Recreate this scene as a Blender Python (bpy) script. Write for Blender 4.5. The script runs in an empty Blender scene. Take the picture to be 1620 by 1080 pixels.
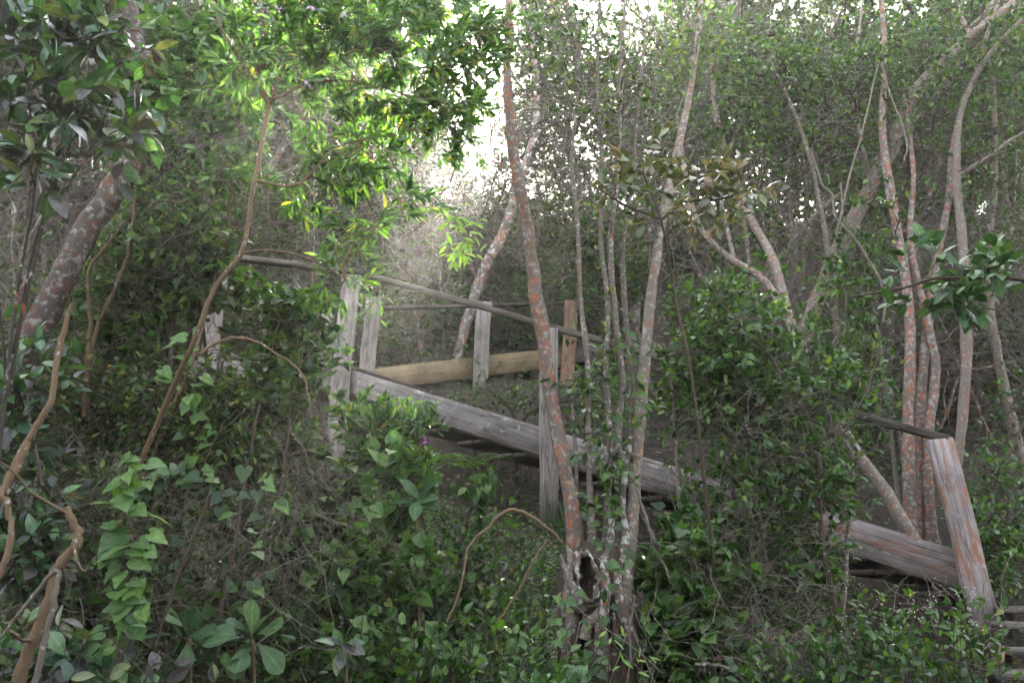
import bpy, math
import numpy as np
from math import radians, sin, cos, tan, pi
from mathutils import Matrix, Vector

C = bpy.context.scene.collection
SC = bpy.context.scene
RNG = np.random.default_rng(7)

# ------------------------------------------------------------------ camera, sky, sun, exposure
F, PW, PH = 1575.0, 1620, 1080            # focal length in photograph pixels, photograph size
PITCH = radians(15)
EYE = np.array([0.0, 0.0, 1.6])
cam_d = bpy.data.cameras.new('camera'); cam = bpy.data.objects.new('camera', cam_d); C.objects.link(cam)
cam_d.lens = 35; cam_d.sensor_width = 36; cam_d.clip_start = 0.05; cam_d.clip_end = 2000
cam_d.dof.use_dof = True; cam_d.dof.focus_distance = 5.4; cam_d.dof.aperture_fstop = 5.0
cam.location = EYE; cam.rotation_euler = (pi/2 + PITCH, 0, 0)
SC.camera = cam

SUN_EL, SUN_AZ = radians(31.0), radians(0.3)      # azimuth from +Y towards +X
world = bpy.data.worlds.new('World'); SC.world = world; world.use_nodes = True
wn = world.node_tree; wn.nodes.clear()
wo = wn.nodes.new('ShaderNodeOutputWorld'); wb = wn.nodes.new('ShaderNodeBackground')
sky = wn.nodes.new('ShaderNodeTexSky'); sky.sky_type = 'NISHITA'; sky.sun_disc = False
sky.sun_elevation = SUN_EL; sky.sun_rotation = SUN_AZ; sky.dust_density = 2.5; sky.air_density = 1.0
wb.inputs['Strength'].default_value = 0.09
hs = wn.nodes.new('ShaderNodeHueSaturation'); hs.inputs['Saturation'].default_value = .36      # milky, humid air
wn.links.new(sky.outputs[0], hs.inputs['Color']); wn.links.new(hs.outputs[0], wb.inputs['Color']); wn.links.new(wb.outputs[0], wo.inputs['Surface'])
sun_d = bpy.data.lights.new('sun', 'SUN'); sun_d.energy = 5.0; sun_d.angle = radians(0.5); sun_d.color = (1, 0.93, 0.82)
sun = bpy.data.objects.new('sun', sun_d); C.objects.link(sun)
sdir = Vector((sin(SUN_AZ)*cos(SUN_EL), cos(SUN_AZ)*cos(SUN_EL), sin(SUN_EL)))
sun.rotation_euler = sdir.to_track_quat('Z', 'Y').to_euler()
sun.location = (0, 40, 40)
SC.view_settings.view_transform = 'Standard'; SC.view_settings.look = 'None'
SC.view_settings.exposure = 4.35; SC.view_settings.gamma = 1.0; SC.view_settings.use_curve_mapping = False
cy = SC.cycles
cy.use_denoising = True
cy.max_bounces = 5; cy.diffuse_bounces = 3; cy.glossy_bounces = 2; cy.transmission_bounces = 3
cy.volume_bounces = 1; cy.caustics_reflective = False; cy.caustics_refractive = False
cy.sample_clamp_indirect = 6.0

HAZE_DENSITY = 0.0017

# ------------------------------------------------------------------ helpers
def nz(v, axis=-1):
    n = np.linalg.norm(v, axis=axis, keepdims=True); n[n < 1e-9] = 1; return v/n

def P(px, py, Y):
    """the place seen at photograph pixel (px, py), Y metres into the hill"""
    a = (np.asarray(px, float)-PW/2)/F; b = (PH/2-np.asarray(py, float))/F
    d = np.stack([a+0*b, cos(PITCH)-b*sin(PITCH)+0*a, sin(PITCH)+b*cos(PITCH)+0*a], -1)
    return EYE + d*(np.asarray(Y, float)[..., None]/d[..., 1:2])

def pxs(px, Y): return px*Y/F

_gy = [-120, -6, 0, 3, 4.5, 5.2, 6.3, 7.9, 9, 11.2, 14, 18, 22, 26, 32, 60, 140]
_gz = [-30, -2.6, 0, .55, .92, 1.10, 1.42, 2.18, 2.72, 3.80, 5.3, 7.4, 9.3, 10.8, 11.8, 10, 4]
_SA, _SB = P(548, 602, 9.0), P(1530, 905, 6.3)            # the line of the near stair stringer
_SL = math.hypot(_SB[0]-_SA[0], _SB[1]-_SA[1]); _HD = (_SB-_SA)[:2]/_SL; _NB = np.array([-_HD[1], _HD[0]])
def ground(x, y):
    x = np.asarray(x, float); y = np.asarray(y, float)
    z = np.interp(y - 0.10*np.clip(x, -30, 30)*np.clip(y/12, 0, 1), _gy, _gz)
    z = z + .07*np.sin(1.3*x+.7*y)+.05*np.sin(2.9*x-1.9*y+1)+.03*np.sin(5.1*x+4.3*y)
    # dug away under the front flight: the bank behind it is cut steeper
    u = (x-_SA[0])*_NB[0]+(y-_SA[1])*_NB[1]; v = ((x-_SA[0])*_HD[0]+(y-_SA[1])*_HD[1])/_SL
    lim = _SA[2]+(_SB[2]-_SA[2])*np.clip(v, -.35, 1.1)-.82+np.clip(u-1.75, 0, 9)*1.6+np.clip(-u-.1, 0, 9)*1.0+np.clip(-.2-v, 0, 3)*4+np.clip(v-1.02, 0, 3)*4
    z = np.minimum(z, lim)
    return z + .25*np.sin(.35*x+.2)*np.sin(.3*y)*np.clip((y-9)/6, 0, 1)

def smooth(pts, n):
    """Catmull-Rom through rows (any number of columns), n samples"""
    p = np.asarray(pts, float); p = np.vstack([2*p[0]-p[1], p, 2*p[-1]-p[-2]])
    m = len(p)-3; t = np.linspace(0, m-1e-6, n); i = t.astype(int); u = (t-i)[:, None]
    a, b, c, d = p[i], p[i+1], p[i+2], p[i+3]
    return .5*(2*b+(c-a)*u+(2*a-5*b+4*c-d)*u*u+(3*b-a-3*c+d)*u**3)

def tubes(Pn, R, k=5):
    Pn = np.asarray(Pn, float); R = np.asarray(R, float)
    if Pn.ndim == 2: Pn = Pn[None]; R = R[None]
    M, n, _ = Pn.shape
    T = nz(np.gradient(Pn, axis=1)); mean = np.abs(Pn[:, -1]-Pn[:, 0])
    ref = np.eye(3)[np.argmin(mean, 1)]
    U = nz(np.cross(T, ref[:, None])); V = np.cross(T, U)
    a = np.arange(k)*2*pi/k
    ring = Pn[:, :, None]+R[:, :, None, None]*(np.cos(a)[:, None]*U[:, :, None]+np.sin(a)[:, None]*V[:, :, None])
    idx = np.arange(M*n*k).reshape(M, n, k); A, B = idx[:, :-1], idx[:, 1:]
    q = np.stack([A, np.roll(A, -1, 2), np.roll(B, -1, 2), B], -1).reshape(-1, 4)
    return ring.reshape(-1, 3), q

class MB:
    """collects points and faces; build() links them as one mesh object"""
    def __init__(s): s.V = []; s.Q = []; s.T = []; s.r = []; s.e = []; s.n = 0
    def add(s, V, q=None, t=None, r=None, e=None):
        V = np.asarray(V, float)
        s.e.append(np.full(len(V), 1.) if e is None else e); s.V.append(V); s.r.append(np.full(len(V), .5) if r is None else r)
        if q is not None and len(q): s.Q.append(np.asarray(q)+s.n)
        if t is not None and len(t): s.T.append(np.asarray(t)+s.n)
        s.n += len(V); return s
    def tube(s, Pn, R, k=5):
        V, q = tubes(Pn, R, k); return s.add(V, q)
    def mesh(s, name, mat, origin=(0, 0, 0), shade=True):
        V = (np.vstack(s.V)-np.asarray(origin)).astype(np.float32)
        Q = np.vstack(s.Q) if s.Q else np.zeros((0, 4), int); T = np.vstack(s.T) if s.T else np.zeros((0, 3), int)
        me = bpy.data.meshes.new(name); me.vertices.add(len(V)); me.vertices.foreach_set('co', V.ravel())
        loops = np.concatenate([Q.ravel(), T.ravel()]).astype(np.int32)
        me.loops.add(len(loops)); me.loops.foreach_set('vertex_index', loops)
        st = np.concatenate([np.arange(len(Q))*4, len(Q)*4+np.arange(len(T))*3]).astype(np.int32)
        me.polygons.add(len(st)); me.polygons.foreach_set('loop_start', st)
        me.update(calc_edges=True)
        if shade: me.polygons.foreach_set('use_smooth', np.ones(len(st), bool))
        at = me.attributes.new('rnd', 'FLOAT', 'POINT'); at.data.foreach_set('value', np.concatenate(s.r).astype(np.float32))
        at = me.attributes.new('edge', 'FLOAT', 'POINT'); at.data.foreach_set('value', np.concatenate(s.e).astype(np.float32))
        me.materials.append(mat); return me
    def build(s, name, mat, parent=None, origin=(0, 0, 0), kind=None, shade=True):
        o = bpy.data.objects.new(name, s.mesh(name, mat, origin, shade)); C.objects.link(o)
        if parent is not None: o.parent = parent
        else: o.location = origin
        if kind: o['kind'] = kind
        return o

def thing(name, label, cat, loc=(0, 0, 0), group=None):
    o = bpy.data.objects.new(name, None); C.objects.link(o); o.location = loc; o.empty_display_size = .2
    o['label'] = label; o['category'] = cat
    if group: o['group'] = group
    return o

# ------------------------------------------------------------------ materials
def newmat(name):
    m = bpy.data.materials.new(name); m.use_nodes = True; nt = m.node_tree; nt.nodes.clear()
    return m, nt, nt.nodes, nt.links
def ramp(N, stops):
    r = N.new('ShaderNodeValToRGB'); e = r.color_ramp.elements
    while len(e) < len(stops): e.new(.5)
    for i, (p, c) in enumerate(stops): e[i].position = p; e[i].color = (*c, 1)
    return r
def noise(N, L, vec, scale, detail=4, rough=.6, dist=0):
    n = N.new('ShaderNodeTexNoise'); n.inputs['Scale'].default_value = scale; n.inputs['Detail'].default_value = detail
    n.inputs['Roughness'].default_value = rough; n.inputs['Distortion'].default_value = dist
    L.new(vec, n.inputs['Vector']); return n
def mix(N, L, fac, a, b, mode='MIX'):
    m = N.new('ShaderNodeMix'); m.data_type = 'RGBA'; m.blend_type = mode
    for s, v in ((m.inputs['Factor'], fac), (m.inputs['A'], a), (m.inputs['B'], b)):
        if hasattr(v, 'default_value') or hasattr(v, 'links'): L.new(v, s)
        else: s.default_value = v if not isinstance(v, tuple) else (*v, 1)
    return m.outputs['Result']

def leaf_mat(name, stops, trans=.35, tcol=(1.15, 1.35, .45), rough=.42, spec=.4):
    if name.startswith('leaf'): stops = [(p, tuple(.93*x+.07*(.3*c[0]+.6*c[1]+.1*c[2]) for x in c)) for p, c in stops]
    m, nt, N, L = newmat(name)
    at = N.new('ShaderNodeAttribute'); at.attribute_name = 'rnd'
    r = ramp(N, stops); L.new(at.outputs['Fac'], r.inputs['Fac'])
    tc = N.new('ShaderNodeNewGeometry'); nn = noise(N, L, tc.outputs['Position'], 42, 4, .7)
    rr = ramp(N, [(.3, (.58, .6, .55)), (.5, (1, 1, 1)), (.72, (1.4, 1.3, 1.15))]); L.new(nn.outputs['Fac'], rr.inputs['Fac'])
    col = mix(N, L, 1.0, r.outputs['Color'], rr.outputs['Color'], 'MULTIPLY')
    ed = N.new('ShaderNodeAttribute'); ed.attribute_name = 'edge'
    er = ramp(N, [(.0, (1.75, 1.6, 1.5)), (.10, (1.15, 1.12, 1.1)), (.2, (.95, .95, .95)), (1, (1.02, 1.02, 1.02))]); L.new(ed.outputs['Fac'], er.inputs['Fac'])
    col = mix(N, L, 1.0, col, er.outputs['Color'], 'MULTIPLY')
    b = N.new('ShaderNodeBsdfPrincipled'); b.inputs['Roughness'].default_value = rough
    b.inputs['Specular IOR Level'].default_value = spec; L.new(col, b.inputs['Base Color'])
    t = N.new('ShaderNodeBsdfTranslucent')
    tcx = mix(N, L, 1.0, col, tcol, 'MULTIPLY'); L.new(tcx, t.inputs['Color'])
    ms = N.new('ShaderNodeMixShader'); ms.inputs['Fac'].default_value = trans
    L.new(b.outputs[0], ms.inputs[1]); L.new(t.outputs[0], ms.inputs[2])
    o = N.new('ShaderNodeOutputMaterial'); L.new(ms.outputs[0], o.inputs['Surface']); return m

def bark_mat(name, base, dark, lichen=0.0, red=0.0, scale=1.0, redcol=(.22, .08, .045), pale=(.40, .39, .36)):
    m, nt, N, L = newmat(name); tc = N.new('ShaderNodeTexCoord'); v = tc.outputs['Object']
    mp = N.new('ShaderNodeMapping'); mp.inputs['Scale'].default_value = (1, 1, .35); L.new(v, mp.inputs['Vector'])
    n1 = noise(N, L, mp.outputs['Vector'], 30*scale, 6, .7)
    c = mix(N, L, n1.outputs['Fac'], dark, base)
    n2 = noise(N, L, v, 19*scale, 6, .66, .3); n3 = noise(N, L, v, 12*scale, 6, .66, .3)
    if red > 0:
        mr = ramp(N, [(.645-red*.36, (0, 0, 0)), (.70-red*.36, (.95, .95, .95))]); L.new(n3.outputs['Fac'], mr.inputs['Fac'])
        n5 = noise(N, L, v, 70, 3); rc = mix(N, L, n5.outputs['Fac'], tuple(x*.55 for x in redcol), tuple(x*1.35 for x in redcol))
        c = mix(N, L, mr.outputs['Color'], c, rc)
    if lichen > 0:
        ml = ramp(N, [(.65-lichen*.36, (0, 0, 0)), (.71-lichen*.36, (.9, .9, .9))]); L.new(n2.outputs['Fac'], ml.inputs['Fac'])
        n4 = noise(N, L, v, 55, 3); pc = mix(N, L, n4.outputs['Fac'], tuple(x*.5 for x in pale), tuple(x*1.2 for x in pale))
        c = mix(N, L, ml.outputs['Color'], c, pc)
    b = N.new('ShaderNodeBsdfPrincipled'); b.inputs['Roughness'].default_value = .9; b.inputs['Specular IOR Level'].default_value = .15
    L.new(c, b.inputs['Base Color'])
    bp = N.new('ShaderNodeBump'); bp.inputs['Strength'].default_value = .6; bp.inputs['Distance'].default_value = .012
    nb = noise(N, L, mp.outputs['Vector'], 55*scale, 5, .7); L.new(nb.outputs['Fac'], bp.inputs['Height']); L.new(bp.outputs[0], b.inputs['Normal'])
    o = N.new('ShaderNodeOutputMaterial'); L.new(b.outputs[0], o.inputs['Surface']); return m

def wood_mat(name, a, bcol, red=0.0, mould=0.0, grain=1.0, crack=.7):
    m, nt, N, L = newmat(name); tc = N.new('ShaderNodeTexCoord'); v = tc.outputs['Object']
    mp = N.new('ShaderNodeMapping'); mp.inputs['Scale'].default_value = (1.6, 34*grain, 34*grain); L.new(v, mp.inputs['Vector'])
    g = noise(N, L, mp.outputs['Vector'], 1.0, 6, .65, .4)
    r = ramp(N, [(.25, a), (.55, bcol), (.8, tuple(min(1, x*1.25) for x in bcol))]); L.new(g.outputs['Fac'], r.inputs['Fac'])
    c = r.outputs['Color']
    s = noise(N, L, v, 3.5, 5, .7); sr = ramp(N, [(.3, (.62, .6, .58)), (.7, (1.12, 1.1, 1.1))]); L.new(s.outputs['Fac'], sr.inputs['Fac'])
    c = mix(N, L, 1.0, c, sr.outputs['Color'], 'MULTIPLY')
    mpc = N.new('ShaderNodeMapping'); mpc.inputs['Scale'].default_value = (.9, 22, 22); mpc.inputs['Location'].default_value = (3, 1, 7); L.new(v, mpc.inputs['Vector'])
    cn = noise(N, L, mpc.outputs['Vector'], 1.0, 3, .5, .3); cr = ramp(N, [(.47, (1, 1, 1)), (.495, (.25, .24, .23)), (.505, (.25, .24, .23)), (.53, (1, 1, 1))]); L.new(cn.outputs['Fac'], cr.inputs['Fac'])
    c = mix(N, L, crack, c, cr.outputs['Color'], 'MULTIPLY')
    if mould > 0:
        mp3 = N.new('ShaderNodeMapping'); mp3.inputs['Scale'].default_value = (9, 18, 18); L.new(v, mp3.inputs['Vector'])
        mn = noise(N, L, mp3.outputs['Vector'], 1.0, 7, .75, 1.2)
        mr = ramp(N, [(.66-mould*.3, (0, 0, 0)), (.74-mould*.25, (1, 1, 1))]); L.new(mn.outputs['Fac'], mr.inputs['Fac'])
        c = mix(N, L, mr.outputs['Color'], c, (.36, .33, .33))
    if red > 0:
        mp2 = N.new('ShaderNodeMapping'); mp2.inputs['Scale'].default_value = (4, 14, 14); L.new(v, mp2.inputs['Vector'])
        rn = noise(N, L, mp2.outputs['Vector'], 1.0, 7, .75, .8)
        rr = ramp(N, [(.7-red*.4, (0, 0, 0)), (.78-red*.36, (1, 1, 1))]); L.new(rn.outputs['Fac'], rr.inputs['Fac'])
        c = mix(N, L, rr.outputs['Color'], c, (.21, .10, .065))
    b = N.new('ShaderNodeBsdfPrincipled'); b.inputs['Roughness'].default_value = .85; b.inputs['Specular IOR Level'].default_value = .2
    L.new(c, b.inputs['Base Color'])
    bp = N.new('ShaderNodeBump'); bp.inputs['Strength'].default_value = .4; bp.inputs['Distance'].default_value = .003
    L.new(g.outputs['Fac'], bp.inputs['Height']); L.new(bp.outputs[0], b.inputs['Normal'])
    o = N.new('ShaderNodeOutputMaterial'); L.new(b.outputs[0], o.inputs['Surface']); return m

YEL = (.42, .30, .03)
LM = dict(
    glossy=leaf_mat('leaf_glossy_green', [(0, (.015, .040, .012)), (.35, (.036, .090, .018)), (.75, (.072, .155, .026)), (.965, (.13, .24, .035)), (1, YEL)], .36, rough=.33, spec=.5),
    lime=leaf_mat('leaf_lime', [(0, (.10, .22, .03)), (.6, (.17, .30, .04)), (1, (.26, .34, .05))], .5, rough=.45),  # lighter yellow-green; on the handrail sprig it stands in for sunlight
    ivy=leaf_mat('leaf_ivy_green', [(0, (.014, .038, .012)), (.5, (.044, .100, .022)), (.94, (.095, .175, .036)), (1, (.2, .22, .05))], .42),
    bright=leaf_mat('leaf_bright_ivy', [(0, (.04, .10, .025)), (.6, (.085, .18, .04)), (1, (.14, .24, .06))], .42),
    dark=leaf_mat('leaf_dark_broad', [(0, (.03, .04, .035)), (.3, (.06, .05, .05)), (.45, (.02, .06, .025)), (.75, (.05, .12, .045)), (.9, (.09, .18, .05)), (1, (.15, .085, .06))], .22, rough=.4, spec=.5),
    brown=leaf_mat('leaf_brown_olive', [(0, (.05, .06, .03)), (.4, (.08, .10, .045)), (.6, (.16, .12, .075)), (.8, (.24, .16, .11)), (1, (.10, .17, .05))], .3),
    small=leaf_mat('leaf_small_green', [(0, (.014, .036, .012)), (.5, (.042, .086, .022)), (.85, (.085, .14, .03)), (.96, (.17, .21, .04)), (1, (.2, .11, .07))], .42),
    far=leaf_mat('leaf_canopy', [(0, (.014, .032, .012)), (.5, (.042, .08, .022)), (.9, (.09, .135, .032)), (1, (.16, .13, .05))], .36),
    blue=leaf_mat('leaf_round_bluegreen', [(0, (.024, .06, .026)), (.5, (.05, .105, .04)), (1, (.095, .165, .065))], .24, rough=.5, spec=.25),
    cover=leaf_mat('leaf_ground_cover', [(0, (.03, .075, .02)), (.5, (.06, .13, .03)), (.92, (.11, .19, .05)), (1, (.22, .24, .05))], .35),
    carpet=leaf_mat('leaf_carpet', [(0, (.04, .09, .025)), (.5, (.08, .165, .04)), (.92, (.14, .24, .06)), (1, (.25, .27, .07))], .35),
    litter=leaf_mat('leaf_litter_brown', [(0, (.03, .021, .014)), (.5, (.07, .048, .031)), (1, (.16, .125, .09))], .1, (1, .9, .7), .8, .2),
    blade=leaf_mat('leaf_blade', [(0, (.02, .06, .02)), (1, (.05, .12, .03))], .3),
    purple=leaf_mat('petal_purple', [(0, (.32, .08, .42)), (1, (.45, .16, .55))], .4, (1, 1, 1)),
    mauve=leaf_mat('petal_mauve', [(0, (.42, .25, .42)), (1, (.6, .45, .58))], .4, (1, 1, 1)),
    pink=leaf_mat('petal_pale_pink', [(0, (.5, .36, .36)), (1, (.7, .58, .56))], .4, (1, 1, 1)),
)
BM = dict(
    big=bark_mat('bark_grey_red_lichen', (.085, .068, .056), (.03, .024, .02), .33, .33, 1.5, (.10, .046, .032), (.19, .18, .165)),
    red=bark_mat('bark_orange_lichen', (.17, .14, .12), (.06, .048, .04), .38, .40, 1.6, (.24, .095, .055), (.29, .265, .24)),
    faint=bark_mat('bark_faint_lichen', (.19, .155, .13), (.07, .055, .045), .27, .25, 1.9, (.21, .10, .065), (.28, .255, .23)),
    pale=bark_mat('bark_pale_pink', (.24, .195, .16), (.10, .08, .065), .34, .27, 1.8, (.24, .11, .065), (.35, .32, .29)),
    stem=bark_mat('bark_grey_stem', (.19, .155, .13), (.075, .06, .05), .27, .16, 2.0, (.30, .12, .06)),
    stump=bark_mat('bark_stump', (.085, .063, .045), (.025, .019, .014), .2, .1, .8, (.2, .07, .04)),
    brown=bark_mat('bark_brown', (.17, .115, .07), (.07, .048, .03), .1, 0, 1.5),
    tan=bark_mat('bark_tan_liana', (.21, .14, .09), (.09, .06, .036), .1, 0, 1.5),
    dark=bark_mat('bark_dark', (.07, .057, .045), (.025, .02, .016), .16, .1, 1.0),
    twig=bark_mat('twig_grey', (.19, .155, .128), (.07, .057, .046), .15, 0, 2),
    twigb=bark_mat('twig_brown', (.09, .066, .048), (.035, .026, .02), .1, 0, 2),
    far=bark_mat('bark_far_grey', (.20, .165, .14), (.08, .065, .055), .32, .30, .8, (.25, .11, .065)),
    red2=bark_mat('bark_slim_trunk', (.18, .145, .12), (.07, .055, .045), .30, .37, 1.9, (.25, .10, .06), (.29, .265, .24)),
    stump2=bark_mat('bark_stump_pale', (.15, .12, .095), (.045, .034, .026), .4, .2, 1.3, (.2, .08, .05)),
    rot=bark_mat('rotten_wood', (.055, .038, .026), (.018, .013, .01), .05, .1, 2),
    rust=bark_mat('rusty_heartwood', (.08, .045, .03), (.03, .02, .014), 0, 0, 1.5),
)
WM = dict(
    grey=wood_mat('timber_weathered_grey', (.085, .073, .066), (.18, .158, .148), .10, .30),
    pink=wood_mat('timber_grey_orange_lichen', (.13, .11, .11), (.27, .235, .23), .47, .22),
    post=wood_mat('timber_pale_post', (.11, .095, .083), (.21, .185, .165), .18, .1),
    new=wood_mat('timber_new_plank', (.125, .093, .05), (.205, .16, .095), .0, 0, 1.0, .12),
    orange=wood_mat('timber_orange_post', (.14, .09, .062), (.23, .155, .115), .42, 0),
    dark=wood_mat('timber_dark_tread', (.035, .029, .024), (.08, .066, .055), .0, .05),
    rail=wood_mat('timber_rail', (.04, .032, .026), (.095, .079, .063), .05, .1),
)

# ------------------------------------------------------------------ leaf shapes: x along the leaf, y across, z out of the blade (unit length)
def leaf_shape(prof, fold=.18, droop=.12):
    t = np.array([p[0] for p in prof]); w = np.array([p[1] for p in prof]); m = len(prof)
    zc = -droop*t*t
    mid = np.stack([t, 0*t, zc], 1); l = np.stack([t, w, zc+fold*w], 1); r = np.stack([t, -w, zc+fold*w], 1)
    V = np.vstack([[[0, 0, 0]], mid, l, r, [[1, 0, -droop]]]); tip = 3*m+1
    T = [(0, 1, 1+m), (0, 1+2*m, 1)]
    for i in range(m-1):
        a, b = 1+i, 2+i
        T += [(a, b, b+m), (a, b+m, a+m), (a, b+2*m, b), (a, a+2*m, b+2*m)]
    T += [(m, tip, 2*m), (m, 3*m, tip)]
    return V, np.array(T)
def heart_shape(lobe=1.0, droop=.15, fold=.12):
    o = [(.06, 0), (-.12*lobe, .16), (-.08*lobe, .36), (.14, .47), (.38, .40), (.55, .30), (.78, .15), (1, 0)]
    x = np.array([p[0] for p in o]+[p[0] for p in o[-2:0:-1]]); y = np.array([p[1] for p in o]+[-p[1] for p in o[-2:0:-1]])
    V = np.vstack([[[.34, 0, -.02]], np.stack([x, y, -droop*x*x+fold*np.abs(y)], 1)]); n = len(x)
    return V, np.array([(0, 1+i, 1+(i+1) % n) for i in range(n)])
SH = dict(
    lance=leaf_shape([(.28, .10), (.65, .115)], .3, .18),
    lance_hi=leaf_shape([(.18, .075), (.42, .12), (.7, .11), (.88, .055)], .3, .2),
    oval=leaf_shape([(.25, .2), (.62, .24)], .25, .15),
    oval_hi=leaf_shape([(.1, .1), (.28, .22), (.5, .265), (.7, .225), (.88, .11)], .22, .22),
    spoon_hi=leaf_shape([(.15, .05), (.35, .13), (.55, .235), (.72, .29), (.85, .27), (.95, .16)], .18, .25),
    heart=heart_shape(), kite=(np.array([[0, 0, 0], [.5, .26, .07], [1, 0, -.08], [.5, -.26, .07]]), np.array([(0, 1, 2), (0, 2, 3)])),
    blade=leaf_shape([(.2, .018), (.5, .022), (.8, .014)], .3, .45),
)

class Leaves:
    def __init__(s): s.p = []; s.d = []; s.n = []; s.s = []; s.r = []
    def add(s, p, d, n, size, r): s.p.append(p); s.d.append(d); s.n.append(n); s.s.append(size); s.r.append(r)
    def arrays(s):
        p = np.vstack(s.p); d = nz(np.vstack(s.d)); n = np.vstack(s.n); n = nz(n-(n*d).sum(1, keepdims=True)*d)
        return p, d, n, np.concatenate(s.s), np.concatenate(s.r)
def leaf_geo(mb, shape, p, d, n, s, r):
    V, T = SH[shape]; sd = np.cross(n, d); k = len(V)
    W = p[:, None]+s[:, None, None]*(V[None, :, 0, None]*d[:, None]+V[None, :, 1, None]*sd[:, None]+V[None, :, 2, None]*n[:, None])
    t = (T[None]+(np.arange(len(p))*k)[:, None, None]).reshape(-1, 3)
    mb.add(W.reshape(-1, 3), None, t, np.repeat(r, k), np.tile((np.abs(V[:, 1]) > .002)*1., len(p)))

_unit = {}
def unit_leaf(shape, mat, v):
    key = (shape, mat, v)
    if key not in _unit:
        mb = MB(); V, T = SH[shape]; rg = np.random.default_rng(v+len(shape)); W = V.copy()
        W[:, 2] += rg.uniform(-.1, .1)*W[:, 0]**2+rg.uniform(-.15, .15)*W[:, 0]*W[:, 1]; W[:, 1] *= rg.uniform(.85, 1.12)
        W[:, 1] += rg.uniform(-.08, .08)*W[:, 0]**2
        mb.add(W, None, T, np.full(len(V), (v+.5)/8), (np.abs(V[:, 1]) > .002)*1.); _unit[key] = mb.mesh('leaf', LM[mat])
    return _unit[key]

def link_leaves(root, origin, lv, shape, mat, hi=None, n_single=0, min_px=9, name='leaf', mass='foliage'):
    """the leaves that show largest become parts of their own, the rest one part of kind stuff"""
    p, d, n, s, r = lv.arrays()
    vec = p-EYE; Yv = vec[:, 1]; px = s*F/np.maximum(Yv, .3)
    fwd = vec@np.array([0, cos(PITCH), sin(PITCH)]); u = vec[:, 0]/fwd*F+PW/2; w = PH/2-(vec@np.array([0, -sin(PITCH), cos(PITCH)]))/fwd*F
    inside = (u > -10) & (u < PW+10) & (w > -10) & (w < PH+10)
    score = np.where(inside & (px > min_px), px-.0*Yv, -1)
    near = -Yv+.15*np.random.default_rng(3).random(len(Yv))
    order = np.lexsort((-near, score < 0)); pick = order[:n_single]; pick = pick[score[pick] > 0]
    mask = np.ones(len(p), bool); mask[pick] = False
    if mask.any():
        mb = MB(); leaf_geo(mb, shape, p[mask], d[mask], n[mask], s[mask], r[mask])
        mb.build(mass, LM[mat], root, origin, 'stuff')
    hs = hi or shape
    for i in pick:
        o = bpy.data.objects.new(name, unit_leaf(hs, mat, int(r[i]*7.99))); C.objects.link(o); o.parent = root
        sd = np.cross(n[i], d[i]); q = p[i]-origin; z = s[i]
        o.matrix_basis = Matrix(((d[i][0]*z, sd[0]*z, n[i][0]*z, q[0]), (d[i][1]*z, sd[1]*z, n[i][1]*z, q[1]), (d[i][2]*z, sd[2]*z, n[i][2]*z, q[2]), (0, 0, 0, 1)))

# ------------------------------------------------------------------ plant growth
def walk(rg, start, dirs, length, n, wob=.25, up=0.0):
    """M wandering stems at once -> (M, n, 3)"""
    M = len(start); out = np.empty((M, n, 3)); out[:, 0] = start; d = nz(dirs.copy()); st = (length/(n-1))[:, None]
    for i in range(1, n):
        d = nz(d+wob*rg.normal(size=(M, 3))+np.array([0, 0, up])); out[:, i] = out[:, i-1]+d*st
    return out

SP = dict(   # leaf species: shape, fine shape, material, size range, angle from twig, flatness of blades
    poly=('lance', 'lance_hi', 'glossy', (.05, .085), .75, .6),
    polylime=('lance', 'lance_hi', 'lime', (.05, .08), .75, .6),
    ivy=('heart', 'heart', 'ivy', (.042, .078), 1.2, 1.0),
    bright=('heart', 'heart', 'bright', (.055, .085), 1.2, .8),
    broad=('oval', 'oval_hi', 'dark', (.06, .11), 1.0, .9),
    brown=('oval', 'oval_hi', 'brown', (.05, .085), 1.0, .9),
    small=('oval', 'oval_hi', 'small', (.03, .056), 1.0, .9),
    med=('oval', 'oval_hi', 'ivy', (.04, .068), 1.0, .9),
    blue=('oval', 'oval_hi', 'blue', (.06, .10), 1.0, .9),
    far=('kite', 'kite', 'far', (.035, .06), 1.0, .8),
)
def leaf_on(rg, lv, tw, per, sp, t0=.25, rbias=0.0):
    """leaves along twigs tw (M, n, 3)"""
    M, n, _ = tw.shape; sh, hi, mat, (a, b), ang, flat = SP[sp]
    t = t0+(1-t0)*rg.random((M, per))**.8; x = t*(n-1-1e-6); i = x.astype(int); f = (x-i)[..., None]
    m = np.arange(M)[:, None]; p = tw[m, i]*(1-f)+tw[m, i+1]*f; tg = nz(tw[m, i+1]-tw[m, i])
    p = p.reshape(-1, 3); tg = tg.reshape(-1, 3); K = len(p)
    rd = rg.normal(size=(K, 3)); perp = nz(rd-(rd*tg).sum(1, keepdims=True)*tg)
    d = nz(tg+ang*perp*rg.uniform(.6, 1.4, (K, 1))+np.array([0, 0, -.12])); nn = np.array([0, -.25, 1.0])*flat+rg.normal(size=(K, 3))*.45
    lv.add(p, d, nn, rg.uniform(a, b, K), np.clip(rg.random(K)+rbias, 0, 1))

def spine(pts, n=24):
    """rows (px, py, Y, width px) -> centre points and radii"""
    q = smooth(pts, n); return P(q[:, 0], q[:, 1], q[:, 2]), np.maximum(pxs(q[:, 3], q[:, 2])/2, .0015)

def rough_tube(rg, mb, pts, R, k=10, amp=.10):
    V, q = tubes(pts, R, k); n = len(pts); V = V.reshape(n, k, 3); c = pts[:, None]
    j = 1+amp*rg.normal(size=(n, k)); j = (j+np.roll(j, 1, 1)+np.roll(j, -1, 1))/3
    mb.add((c+(V-c)*j[..., None]).reshape(-1, 3), q)

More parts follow.
